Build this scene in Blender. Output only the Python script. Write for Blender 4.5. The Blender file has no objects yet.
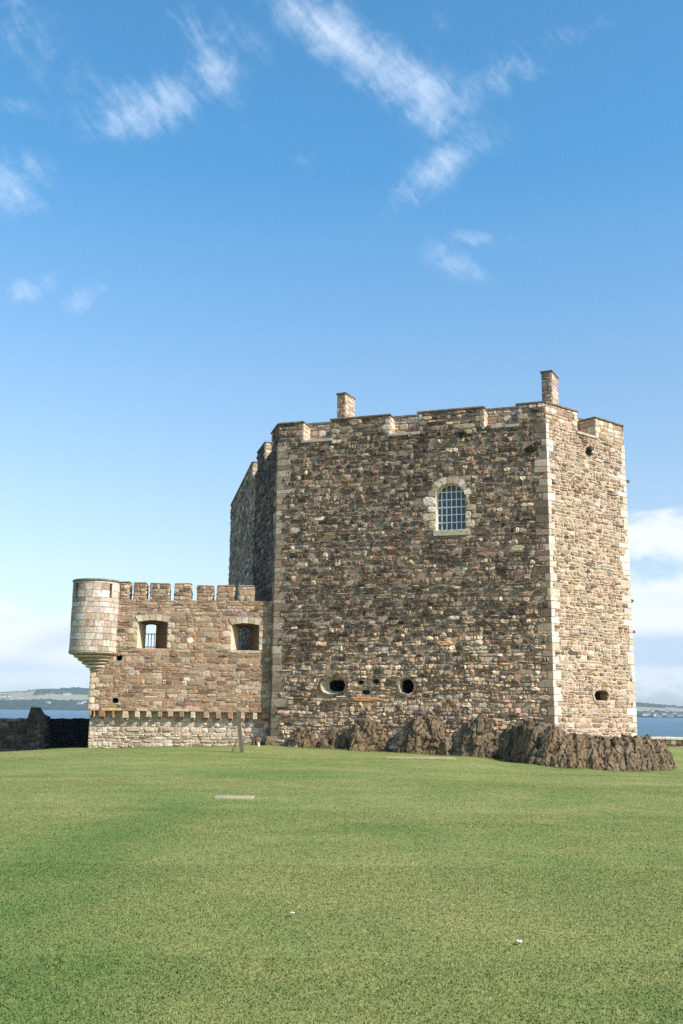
import bpy, bmesh, math, random
import numpy as np
from mathutils import Vector, noise as mnoise
from mathutils.geometry import tessellate_polygon

rng = np.random.default_rng(11)
random.seed(5)
scene = bpy.context.scene
COL = scene.collection
PI = math.pi

# ------------------------------------------------------------------ camera
FPX = 995.0
PITCH = math.atan(199 / FPX)
ROLL = 0.0125
EYE = np.array([0, 0, 1.6])
_F = np.array([0, math.cos(PITCH), math.sin(PITCH)])
_r0 = np.array([1.0, 0, 0]); _u0 = np.array([0, -math.sin(PITCH), math.cos(PITCH)])
_R = _r0 * math.cos(ROLL) + _u0 * math.sin(ROLL)
_U = _u0 * math.cos(ROLL) - _r0 * math.sin(ROLL)
def ray(x, y): return _F + (x - 341.5) / FPX * _R + (512 - y) / FPX * _U
def atY(x, y, Y):
    d = ray(x, y); return EYE + d * (Y / d[1])
def atZ(x, y, Z):
    d = ray(x, y); return EYE + d * ((Z - EYE[2]) / d[2])
def on_plane(x, y, P, N):
    d = ray(x, y); P = np.array(P); N = np.array(N)
    return EYE + d * (((P - EYE) @ N) / (d @ N))
from mathutils import Matrix
cam_d = bpy.data.cameras.new('camera'); cam = bpy.data.objects.new('camera', cam_d); COL.objects.link(cam)
cam_d.lens = 36 * FPX / 1024; cam_d.sensor_width = 36; cam_d.clip_end = 30000; cam_d.clip_start = 0.1
m = Matrix(((_R[0], _U[0], -_F[0], EYE[0]), (_R[1], _U[1], -_F[1], EYE[1]), (_R[2], _U[2], -_F[2], EYE[2]), (0, 0, 0, 1)))
cam.matrix_world = m
scene.camera = cam

SUN_AZ = 55.5      # degrees to the right of the direction back towards the camera
SUN_EL = 38.0

# ------------------------------------------------------------------ helpers
def lin(r, g, b):
    def f(c):
        c /= 255.0
        return c / 12.92 if c <= 0.04045 else ((c + 0.055) / 1.055) ** 2.4
    return (f(r), f(g), f(b))

def empty(name, loc=(0, 0, 0)):
    o = bpy.data.objects.new(name, None); COL.objects.link(o); o.location = loc
    o.empty_display_size = 0.3
    return o
def tag(o, label=None, cat=None, group=None, kind=None):
    if label: o['label'] = label
    if cat: o['category'] = cat
    if group: o['group'] = group
    if kind: o['kind'] = kind
    return o

class MB:
    """collects vertices (world coordinates), polygons and a colour per vertex"""
    def __init__(s): s.V = []; s.P = []; s.C = []; s.n = 0
    def add(s, V, faces, col):
        V = np.asarray(V, float).reshape(-1, 3)
        c = np.asarray(col, float)
        if c.ndim == 1: c = np.tile(c[:3], (len(V), 1))
        s.V.append(V); s.C.append(c[:, :3]); s.P.extend([tuple(i + s.n for i in f) for f in faces]); s.n += len(V)
    def add_np(s, V, F, col):
        s.V.append(V); s.C.append(col); s.P.extend((F + s.n).tolist()); s.n += len(V)
    def build(s, name, mat, parent=None, smooth=False):
        me = bpy.data.meshes.new(name)
        V = np.concatenate(s.V); C = np.concatenate(s.C)
        org = np.zeros(3)
        if parent is not None:
            p = parent; 
            while p is not None:
                org = org + np.array(p.location); p = p.parent
        me.from_pydata((V - org).tolist(), [], s.P)
        a = me.color_attributes.new('Col', 'FLOAT_COLOR', 'POINT')
        a.data.foreach_set('color', np.concatenate([C, np.ones((len(C), 1))], 1).astype(np.float32).ravel())
        me.materials.append(mat)
        if smooth: me.polygons.foreach_set('use_smooth', [True] * len(me.polygons))
        me.update()
        o = bpy.data.objects.new(name, me); COL.objects.link(o)
        if parent is not None: o.parent = parent
        return o

# ------------------------------------------------------------------ materials
def new_mat(name):
    m = bpy.data.materials.new(name); m.use_nodes = True
    nt = m.node_tree; b = nt.nodes['Principled BSDF']
    b.inputs['Specular IOR Level'].default_value = 0.2
    return m, nt, b
def N(nt, t, **kw):
    n = nt.nodes.new(t)
    for k, v in kw.items():
        if k in n.inputs: n.inputs[k].default_value = v
        else: setattr(n, k, v)
    return n
def noise(nt, scale, detail=4, rough=0.55, vec=None):
    n = N(nt, 'ShaderNodeTexNoise'); n.inputs['Scale'].default_value = scale
    n.inputs['Detail'].default_value = detail; n.inputs['Roughness'].default_value = rough
    if vec is not None: nt.links.new(vec, n.inputs['Vector'])
    return n
def maprange(nt, val, a, b, c=0.0, d=1.0):
    n = N(nt, 'ShaderNodeMapRange'); nt.links.new(val, n.inputs['Value'])
    n.inputs['From Min'].default_value = a; n.inputs['From Max'].default_value = b
    n.inputs['To Min'].default_value = c; n.inputs['To Max'].default_value = d
    return n.outputs['Result']
def mixc(nt, fac, a, b, typ='MIX'):
    n = N(nt, 'ShaderNodeMix', data_type='RGBA', blend_type=typ)
    for s, v in ((n.inputs['Factor'], fac), (n.inputs['A'], a), (n.inputs['B'], b)):
        if hasattr(v, 'is_linked') or hasattr(v, 'links'): nt.links.new(v, s)
        elif isinstance(v, (int, float)): s.default_value = v
        else: s.default_value = (*v[:3], 1)
    return n.outputs['Result']

def stone_mat(name, bump=0.5, lichen=0.25, dark=0.35, grain=14.0):
    m, nt, b = new_mat(name)
    tc = N(nt, 'ShaderNodeTexCoord').outputs['Object']
    at = N(nt, 'ShaderNodeAttribute', attribute_name='Col').outputs['Color']
    n1 = noise(nt, grain, 5, 0.65, tc)
    v = maprange(nt, n1.outputs['Fac'], 0.25, 0.75, 0.45, 1.55)
    c = mixc(nt, 1.0, at, (1, 1, 1), 'MULTIPLY')
    vm = N(nt, 'ShaderNodeVectorMath', operation='SCALE'); nt.links.new(c, vm.inputs[0]); nt.links.new(v, vm.inputs['Scale'])
    c = vm.outputs['Vector']
    n2 = noise(nt, 2.3, 5, 0.7, tc)
    lf = maprange(nt, n2.outputs['Fac'], 0.58, 0.72, 0.0, lichen)
    c = mixc(nt, lf, c, lin(188, 176, 160))
    n3 = noise(nt, 0.9, 6, 0.75, tc)
    df = maprange(nt, n3.outputs['Fac'], 0.52, 0.70, 0.0, dark)
    c = mixc(nt, df, c, lin(62, 54, 44))
    mpz = N(nt, 'ShaderNodeMapping'); nt.links.new(tc, mpz.inputs['Vector']); mpz.inputs['Scale'].default_value = (1.0, 1.0, .14)
    n4 = noise(nt, 1.3, 5, 0.65, mpz.outputs['Vector'])                      # rain streaks
    c = mixc(nt, maprange(nt, n4.outputs['Fac'], 0.54, 0.74, 0.0, dark * .9), c, lin(70, 60, 50))
    nt.links.new(c, b.inputs['Base Color'])
    b.inputs['Roughness'].default_value = 0.92
    nb = noise(nt, grain * 1.2, 6, 0.7, tc)
    bp = N(nt, 'ShaderNodeBump'); bp.inputs['Strength'].default_value = bump; bp.inputs['Distance'].default_value = 0.03
    nt.links.new(nb.outputs['Fac'], bp.inputs['Height']); nt.links.new(bp.outputs['Normal'], b.inputs['Normal'])
    return m
M_RUBBLE = stone_mat('weathered_rubble_stone', 0.8, 0.40, 0.40)
M_PALE = stone_mat('pale_limewashed_rubble', 0.5, 0.35, 0.12)
M_ASHLAR = stone_mat('dressed_sandstone', 0.35, 0.25, 0.18, 10)
M_ROCK = stone_mat('bedrock', 0.9, 0.3, 0.45, 6)

def plain_mat(name, col, rough=0.6, var=0.2, scale=20, metal=0.0):
    m, nt, b = new_mat(name)
    tc = N(nt, 'ShaderNodeTexCoord').outputs['Object']
    n = noise(nt, scale, 4, 0.6, tc)
    v = maprange(nt, n.outputs['Fac'], 0.3, 0.7, 1 - var, 1 + var)
    vm = N(nt, 'ShaderNodeVectorMath', operation='SCALE'); vm.inputs[0].default_value = col; nt.links.new(v, vm.inputs['Scale'])
    nt.links.new(vm.outputs['Vector'], b.inputs['Base Color'])
    b.inputs['Roughness'].default_value = rough; b.inputs['Metallic'].default_value = metal
    return m
M_WHITEBAR = plain_mat('white_painted_glazing', (0.72, 0.72, 0.70), 0.5, 0.1)
M_IRON = plain_mat('rusty_iron', lin(58, 50, 46), 0.7, 0.3, 30)
M_SLATE = plain_mat('dark_capping_stone', lin(116, 104, 90), 0.85, 0.45, 5)
M_LEAD = plain_mat('roof_lead', lin(110, 110, 108), 0.7, 0.2, 3)
M_WOOD = plain_mat('grey_weathered_wood', lin(98, 90, 76), 0.85, 0.35, 12)
M_WEED = plain_mat('dark_moss', lin(52, 54, 34), 0.95, 0.5, 20)
M_SLAB = plain_mat('pale_paving_stone', lin(158, 148, 118), 0.9, 0.2, 6)
M_LITTER = plain_mat('white_paper', (0.85, 0.85, 0.83), 0.7, 0.05)
m, nt, b = new_mat('window_glass'); M_GLASS = m
b.inputs['Base Color'].default_value = (0.055, 0.070, 0.092, 1); b.inputs['Roughness'].default_value = 0.12
b.inputs['Specular IOR Level'].default_value = 0.5

# ------------------------------------------------------------------ masonry generator
UNIT = np.array([(-1, -.5), (-.62, -1), (0, -1), (.62, -1), (1, -.5), (1, 0), (1, .5), (.62, 1), (0, 1), (-.62, 1), (-1, .5), (-1, 0)])
NU = len(UNIT)
_f = []
for i in range(NU):
    j = (i + 1) % NU
    for k in (0, 1):
        _f.append((k * NU + i, k * NU + j, (k + 1) * NU + j, (k + 1) * NU + i))
for i in range(0, NU):
    j = (i + 1) % NU
    _f.append((2 * NU + i, 2 * NU + j, 3 * NU, 3 * NU))
STONE_F = np.array(_f)
QUADS = STONE_F[:2 * NU]; TRIS = STONE_F[2 * NU:, :3]

def fbm1(x, y, s=0.0):
    return np.array([mnoise.noise(Vector((a, b_, s))) for a, b_ in zip(np.ravel(x), np.ravel(y))])

def lay_courses(W, H, ch, cw, rg, wav=0.05, split=0.12, var=0.4):
    """rectangles of a coursed rubble wall: rows of u0,u1,v0,v1"""
    rects = []
    v = 0.0
    while v < H - 0.02:
        h = ch * (1 + var * rg.uniform(-1, 1))
        if H - v - h < ch * 0.4: h = H - v
        u = -rg.uniform(0, cw)
        while u < W:
            w = cw * math.exp(rg.normal(0, 0.42))
            w = max(w, 0.5 * h)
            a, b_ = max(u, 0), min(u + w, W)
            if b_ - a > 0.04:
                q = rg.random()
                if q < split:
                    s = rg.uniform(0.35, 0.65)
                    rects.append((a, b_, v, v + h * s)); rects.append((a, b_, v + h * s, v + h))
                elif q < split * 1.5 and (b_ - a) > 0.25:
                    s = rg.uniform(0.6, 0.8)
                    c = a + (b_ - a) * s
                    rects.append((a, c, v, v + h)); rects.append((c, b_, v, v + h * .5)); rects.append((c, b_, v + h * .5, v + h))
                else: rects.append((a, b_, v, v + h))
            u += w
        v += h
    return np.array(rects)

def trim(rects, zones, minw=0.07):
    """keeps stones out of the zones (u0,u1,v0,v1): cuts them back or drops them"""
    R = rects.copy(); keep = np.ones(len(R), bool)
    for (a, b_, c, d) in zones:
        ov = keep & (R[:, 0] < b_ - 1e-4) & (R[:, 1] > a + 1e-4) & (R[:, 2] < d - 1e-4) & (R[:, 3] > c + 1e-4)
        for i in np.nonzero(ov)[0]:
            u0, u1, v0, v1 = R[i]
            cand = [(u0, a, v0, v1), (b_, u1, v0, v1), (u0, u1, v0, c), (u0, u1, d, v1)]
            best, ba = None, 0
            for q in cand:
                w, h = q[1] - q[0], q[3] - q[2]
                if w > minw and h > minw * 0.7 and w * h > ba: best, ba = q, w * h
            if best is None: keep[i] = False
            else: R[i] = best
    return R[keep]

def stones(mb, rects, O, Ud, Nd, colf, rg, gap=0.018, prot=(0.02, 0.07), tilt=0.35, wav=0.05, jit=0.10, Vd=(0, 0, 1), rough=0.25, smul=1.0):
    """one weathered block per rectangle, standing proud of the plane"""
    if len(rects) == 0: return
    O = np.array(O, float); Ud = np.array(Ud, float); Nd = np.array(Nd, float); Vd = np.array(Vd, float)
    n = len(rects)
    u0, u1, v0, v1 = rects.T
    g = gap * rg.uniform(0.5, 1.5, n)
    cu, cv = (u0 + u1) / 2, (v0 + v1) / 2
    hu = np.maximum((u1 - u0) / 2 - g, 0.02); hv = np.maximum((v1 - v0) / 2 - g, 0.02)
    wob = wav * np.array([mnoise.noise(Vector((a * 0.9, b_ * 1.1, 3.7))) for a, b_ in zip(cu, cv)])
    X = UNIT[None, :, 0] + rg.uniform(-jit, jit, (n, NU)); Y = UNIT[None, :, 1] + rg.uniform(-jit, jit, (n, NU)) * 1.4
    p = rg.uniform(prot[0], prot[1], n)
    tu = rg.uniform(-tilt, tilt, n); tv = rg.uniform(-tilt, tilt, n)
    rings = []
    for k, (sc, dp) in enumerate(((1.0, None), (0.97, 0.55), (0.72, 1.0))):
        x, y = X * sc, Y * sc
        if dp is None: w = np.full((n, NU), -0.012)
        else: w = p[:, None] * dp * (1 + tu[:, None] * x + tv[:, None] * y + rg.uniform(-rough, rough, (n, NU)))
        rings.append((cu[:, None] + x * hu[:, None], cv[:, None] + wob[:, None] + y * hv[:, None], w))
    c = (cu[:, None], (cv + wob)[:, None], (p * (1 + rg.uniform(-rough, rough, n) * 1.2))[:, None])
    uu = np.concatenate([r[0] for r in rings] + [c[0]], 1); vv = np.concatenate([r[1] for r in rings] + [c[1]], 1); ww = np.concatenate([r[2] for r in rings] + [c[2]], 1)
    nv = uu.shape[1]
    V = O + uu.ravel()[:, None] * Ud + vv.ravel()[:, None] * Vd + ww.ravel()[:, None] * Nd
    cols = colf(cu, cv, rg)                                  # n x 3
    C = np.repeat(cols, nv, 0)
    base = (np.arange(n) * nv)[:, None, None]
    Q = (QUADS[None] + base).reshape(-1, 4); T = (TRIS[None] + base).reshape(-1, 3)
    mb.V.append(V); mb.C.append(C)
    if np.dot(np.cross(Ud, Vd), Nd) < 0: Q = Q[:, ::-1]; T = T[:, ::-1]
    mb.P.extend((Q + mb.n).tolist()); mb.P.extend((T + mb.n).tolist()); mb.n += len(V)

def pal(colors, weights, jv=0.18):
    cs = np.array([lin(*c) for c in colors]) * np.array([1.0, .935, .99]); w = np.array(weights, float); w /= w.sum()
    def f(u, v, rg):
        i = rg.choice(len(cs), len(u), p=w)
        k = np.exp(rg.normal(0, jv, (len(u), 1)))
        return np.clip(cs[i] * k * (1 + rg.normal(0, 0.03, (len(u), 3))), 0.01, 0.9)
    return f

P_DARK = pal([(112, 95, 76), (128, 110, 88), (90, 76, 62), (148, 130, 104), (166, 150, 124), (132, 104, 78), (116, 111, 100), (186, 172, 146)], [5, 5, 4, 4, 2.4, .8, 1.6, .7], .17)
P_TAN = pal([(170, 150, 120), (154, 132, 104), (186, 168, 138), (138, 116, 90), (198, 184, 156), (176, 138, 98), (112, 97, 79), (160, 150, 132)], [5, 4, 4, 3, 2.4, 0.6, 2, 2])
P_PALE = pal([(196, 178, 148), (180, 160, 130), (208, 192, 164), (164, 142, 112), (150, 126, 100), (190, 160, 128), (176, 170, 156)], [5, 4, 4, 2.2, 1.4, 1.2, 1.5], 0.13)
P_ORANGE = pal([(178, 150, 116), (166, 138, 106), (188, 164, 130), (154, 126, 96), (180, 146, 106), (196, 176, 144), (142, 116, 92)], [5, 4, 4, 3, 1.0, 2, 1.2], 0.11)
P_ASH = pal([(206, 190, 158), (194, 176, 142), (214, 200, 172), (180, 160, 126), (198, 176, 136)], [4, 4, 3, 2, 1], 0.10)
P_WHITE = pal([(226, 214, 190), (216, 202, 174), (232, 222, 202), (204, 188, 158)], [4, 4, 3, 2], 0.07)
MORTAR = np.array(lin(150, 130, 112)); MORTAR_PALE = np.array(lin(186, 164, 142)); MORTAR_DARK = np.array(lin(94, 80, 68))

def polyface(mb, O, Ud, Nd, outer, holes, col, Vd=(0, 0, 1), w=0.0):
    """flat face with holes in the plane of a wall"""
    O = np.array(O, float); Ud = np.array(Ud, float); Nd = np.array(Nd, float); Vd = np.array(Vd, float)
    loops = [[Vector((a, b_, 0)) for a, b_ in L] for L in [outer] + list(holes)]
    flat = [p for L in loops for p in L]
    tris = tessellate_polygon(loops)
    V = [O + Ud * p.x + Vd * p.y + Nd * w for p in flat]
    nn = np.cross(Ud, Vd)
    out = []
    for t in tris:
        a, b_, c = (np.array(flat[i]) for i in t)
        cr = (b_ - a)[0] * (c - a)[1] - (b_ - a)[1] * (c - a)[0]
        ok = (cr > 0) == (nn @ Nd > 0)
        out.append(tuple(t) if ok else tuple(t[::-1]))
    mb.add(V, out, col)

def jambs(mb, O, Ud, Nd, l0, w0, l1, w1, cols):
    n = len(l0)
    for i in range(n):
        j = (i + 1) % n
        P = [O + Ud * l[k][0] + np.array([0, 0, l[k][1]]) + Nd * w for l, w, k in ((l0, w0, i), (l0, w0, j), (l1, w1, j), (l1, w1, i))]
        mb.add(P, [(0, 1, 2, 3)], cols(i, n))
def reveal(mb, O, Ud, Nd, loop0, w0, loop1, w1, col, cap=False, capcol=None, Vd=(0, 0, 1)):
    """sides of an opening from depth w0 to depth w1 (same count of points), with an end face if wanted"""
    O = np.array(O, float); Ud = np.array(Ud, float); Nd = np.array(Nd, float); Vd = np.array(Vd, float)
    A = [O + Ud * a + Vd * b_ + Nd * w0 for a, b_ in loop0]; B = [O + Ud * a + Vd * b_ + Nd * w1 for a, b_ in loop1]
    n = len(A)
    mb.add(A + B, [(i, (i + 1) % n, n + (i + 1) % n, n + i) for i in range(n)], col)
    if cap: mb.add(B, [tuple(range(n))], capcol if capcol is not None else col)

def boxm(mb, O, Ud, Nd, u0, u1, v0, v1, w0, w1, col, bev=0.0, jit=0.0, rg=None, Vd=(0, 0, 1)):
    """box in wall coordinates, optionally with chamfered edges"""
    O = np.array(O, float); Ud = np.array(Ud, float); Nd = np.array(Nd, float); Vd = np.array(Vd, float)
    bm = bmesh.new()
    vs = []
    for w in (w0, w1):
        for (u, v) in ((u0, v0), (u1, v0), (u1, v1), (u0, v1)):
            j = rg.uniform(-jit, jit, 3) if jit and rg is not None else (0, 0, 0)
            vs.append(bm.verts.new(O + Ud * (u + j[0]) + Vd * (v + j[1]) + Nd * (w + j[2])))
    for f in ((0, 1, 2, 3), (7, 6, 5, 4), (0, 4, 5, 1), (1, 5, 6, 2), (2, 6, 7, 3), (3, 7, 4, 0)):
        bm.faces.new([vs[i] for i in f])
    bmesh.ops.recalc_face_normals(bm, faces=bm.faces)
    if bev: bmesh.ops.bevel(bm, geom=list(bm.edges), offset=bev, segments=1, affect='EDGES')
    bm.verts.index_update()
    mb.add([v.co[:] for v in bm.verts], [tuple(v.index for v in f.verts) for f in bm.faces], col)
    bm.free()

def prism(mb, poly_xy, z0, z1, col, bev=0.0, top_xy=None):
    bm = bmesh.new(); n = len(poly_xy)
    t = top_xy if top_xy is not None else poly_xy
    a = [bm.verts.new((p[0], p[1], z0)) for p in poly_xy]; b_ = [bm.verts.new((p[0], p[1], z1)) for p in t]
    bm.faces.new(a[::-1]); bm.faces.new(b_)
    for i in range(n): bm.faces.new((a[i], a[(i + 1) % n], b_[(i + 1) % n], b_[i]))
    bmesh.ops.recalc_face_normals(bm, faces=bm.faces)
    if bev: bmesh.ops.bevel(bm, geom=list(bm.edges), offset=bev, segments=1, affect='EDGES')
    bm.verts.index_update()
    mb.add([v.co[:] for v in bm.verts], [tuple(v.index for v in f.verts) for f in bm.faces], col)
    bm.free()

# ------------------------------------------------------------------ the ground
GP = [(0, 0, 0), (-6, 0, 0), (6, 0, 0), (0, 6, 0), (-5, 8, 0), (5, 8, 0), (0, 12, 0), (-8, 15, -.05), (8, 15, -.05), (-3, 18, 0), (3, 20, -.02),
      (-10, 25, -.1), (0, 28, -.02), (8, 28, -.15), (-5, 35, -.05), (3, 36, -.08), (9, 36, -.4), (15, 36, -.6), (-16, 38, -.35),
      (-11.4, 46.3, -.19), (-7, 46, -.08), (-3.0, 46, .05), (-14, 49, -.45), (-16.2, 49, -.52), (-25, 46, -.7), (-12.7, 52, -.36), (-1.7, 44.5, 0), (2.6, 43.4, -.08), (5, 42.3, -.16), (7.7, 41, -.35),
      (8.9, 40.3, -.5), (10.6, 41.7, -.66), (12.1, 42.8, -.75), (14.6, 45.5, -.79), (17, 50, -.65), (19.8, 60, -.36), (25, 60, -.36), (30, 45, -.7), (12, 55, -.5), (0, 55, 0), (-6, 58, -.2), (-20, 60, -.6), (5, 60, -.2)]
GP = np.array(GP, float)
def ground_z(x, y):
    x = np.atleast_1d(np.asarray(x, float)); y = np.atleast_1d(np.asarray(y, float))
    out = np.zeros(len(x))
    for s in range(0, len(x), 20000):
        d2 = (x[s:s + 20000, None] - GP[None, :, 0]) ** 2 + (y[s:s + 20000, None] - GP[None, :, 1]) ** 2
        sig = 2.2 + 0.03 * np.abs(y[s:s + 20000, None])
        w = 1 / (d2 + 0.6) ** 1.6
        out[s:s + 20000] = (w * GP[None, :, 2]).sum(1) / w.sum(1)
    r = np.maximum(np.maximum(np.abs(x) - 55, y - 68), -(y + 25))
    out -= np.clip(r / 12, 0, 1) ** 1.5 * 7.5
    return out
xs = np.concatenate([np.linspace(-75, -22, 30), np.linspace(-21, 26, 160), np.linspace(27, 75, 26)])
ys = np.concatenate([np.linspace(-45, -3, 20), np.linspace(-2, 66, 200), np.linspace(67, 95, 26)])
GX, GY = np.meshgrid(xs, ys); gz = ground_z(GX.ravel(), GY.ravel())
def micro(x, y): return 0.012 * np.array([mnoise.noise(Vector((a * 0.5, b_ * 0.5, 0))) for a, b_ in zip(x, y)])
gz = gz + micro(GX.ravel(), GY.ravel())
nx, ny = len(xs), len(ys)
idx = np.arange(nx * ny).reshape(ny, nx)
Fq = np.stack([idx[:-1, :-1], idx[:-1, 1:], idx[1:, 1:], idx[1:, :-1]], -1).reshape(-1, 4)

def grass_colour(nt, pos):
    """patches of lush, dry and worn turf in world coordinates -> colour socket"""
    n1 = noise(nt, 0.16, 4, 0.55, pos); n2 = noise(nt, 0.7, 5, 0.6, pos); n3 = noise(nt, 4.0, 4, 0.6, pos)
    c = mixc(nt, maprange(nt, n1.outputs['Fac'], 0.38, 0.62), G_LUSH, G_MID)
    c = mixc(nt, maprange(nt, n2.outputs['Fac'], 0.45, 0.68, 0, 0.75), c, G_DRY)
    c = mixc(nt, maprange(nt, n3.outputs['Fac'], 0.55, 0.75, 0, 0.35), c, G_STRAW)
    n5 = noise(nt, 11.0, 4, 0.75, pos)
    nw = noise(nt, 0.9, 3, 0.6, pos)
    wv = N(nt, 'ShaderNodeVectorMath', operation='SCALE'); nt.links.new(nw.outputs['Color'], wv.inputs[0]); wv.inputs['Scale'].default_value = 2.2
    wp = N(nt, 'ShaderNodeVectorMath', operation='ADD'); nt.links.new(pos, wp.inputs[0]); nt.links.new(wv.outputs['Vector'], wp.inputs[1])
    for (px_, py_, a_, b_) in LUSH_SPOTS:                     # greener, damper ground
        mp = N(nt, 'ShaderNodeMapping'); nt.links.new(wp.outputs['Vector'], mp.inputs['Vector'])
        mp.inputs['Location'].default_value = (-(px_ + 1.1) / a_, -(py_ + 1.1) / b_, 0); mp.inputs['Scale'].default_value = (1 / a_, 1 / b_, 0)
        ln = N(nt, 'ShaderNodeVectorMath', operation='LENGTH'); nt.links.new(mp.outputs['Vector'], ln.inputs[0])
        c = mixc(nt, maprange(nt, ln.outputs['Value'], 1.35, .1, 0, .85), c, G_DAMP)
    sc_ = N(nt, 'ShaderNodeVectorMath', operation='SCALE'); nt.links.new(c, sc_.inputs[0]); nt.links.new(maprange(nt, n5.outputs['Fac'], .25, .75, .74, 1.26), sc_.inputs['Scale'])
    return sc_.outputs['Vector']
LUSH_SPOTS = [(-2.6, 17, 1.0, 2.2), (-2.9, 13.2, .9, 2.6), (-2.9, 10.6, .9, 1.8), (-2.6, 8.3, .9, 1.2), (-1.9, 6.4, .9, .9), (-1.5, 5.5, .6, .5), (.6, 14.5, .8, .9), (1.9, 5.9, .5, .4), (-1.8, 27, 2.2, 2.0)]
G_DAMP = (0.128, 0.192, 0.052)
G_LUSH = (0.180, 0.222, 0.064); G_MID = (0.244, 0.252, 0.086); G_DRY = (0.305, 0.290, 0.098); G_STRAW = (0.31, 0.28, 0.135)
m, nt, b = new_mat('lawn_turf'); M_LAWN = m
pos = N(nt, 'ShaderNodeNewGeometry').outputs['Position']
c = grass_colour(nt, pos)
nf = noise(nt, 38, 4, 0.7, pos); vv = maprange(nt, nf.outputs['Fac'], 0.3, 0.7, 0.66, 1.20)
vm = N(nt, 'ShaderNodeVectorMath', operation='SCALE'); nt.links.new(c, vm.inputs[0]); nt.links.new(vv, vm.inputs['Scale'])
nt.links.new(vm.outputs['Vector'], b.inputs['Base Color']); b.inputs['Roughness'].default_value = 0.95
b.inputs['Specular IOR Level'].default_value = 0.05
bp = N(nt, 'ShaderNodeBump'); bp.inputs['Strength'].default_value = 0.5; bp.inputs['Distance'].default_value = 0.015
nt.links.new(nf.outputs['Fac'], bp.inputs['Height']); nt.links.new(bp.outputs['Normal'], b.inputs['Normal'])
mb = MB(); mb.add_np(np.stack([GX.ravel(), GY.ravel(), gz], 1), Fq, np.ones((nx * ny, 3)))
lawn = mb.build('ground', M_LAWN, smooth=True); tag(lawn, kind='structure')

# grass blades on the near lawn
m, nt, b = new_mat('grass_blade'); M_BLADE = m
pos = N(nt, 'ShaderNodeNewGeometry').outputs['Position']
c = grass_colour(nt, pos)
at = N(nt, 'ShaderNodeAttribute', attribute_name='Col').outputs['Color']
c = mixc(nt, 1.0, c, at, 'MULTIPLY'); nt.links.new(c, b.inputs['Base Color'])
b.inputs['Roughness'].default_value = 0.6; b.inputs['Specular IOR Level'].default_value = 0.15
b.inputs['Transmission Weight'].default_value = 0.0
FRINGE = [(-11.4, 46.62, -3.2, 46.62, .10, 5000), (-3.0, 45.9, -1.6, 45.3, .12, 1200), (-1.6, 44.6, 2.6, 43.3, .16, 3500), (2.6, 42.9, 7.4, 41.5, .18, 4000), (7.4, 41.2, 9.0, 40.1, .18, 1500),
          (9.0, 40.1, 12.2, 42.4, .2, 3500), (12.2, 42.4, 14.8, 46.0, .2, 3500), (-17.5, 48.9, -14.0, 48.8, .12, 2500), (-14.0, 51.5, -12.0, 51.5, .12, 1500), (16, 65.9, 24, 64.6, .2, 2500)]
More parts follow.
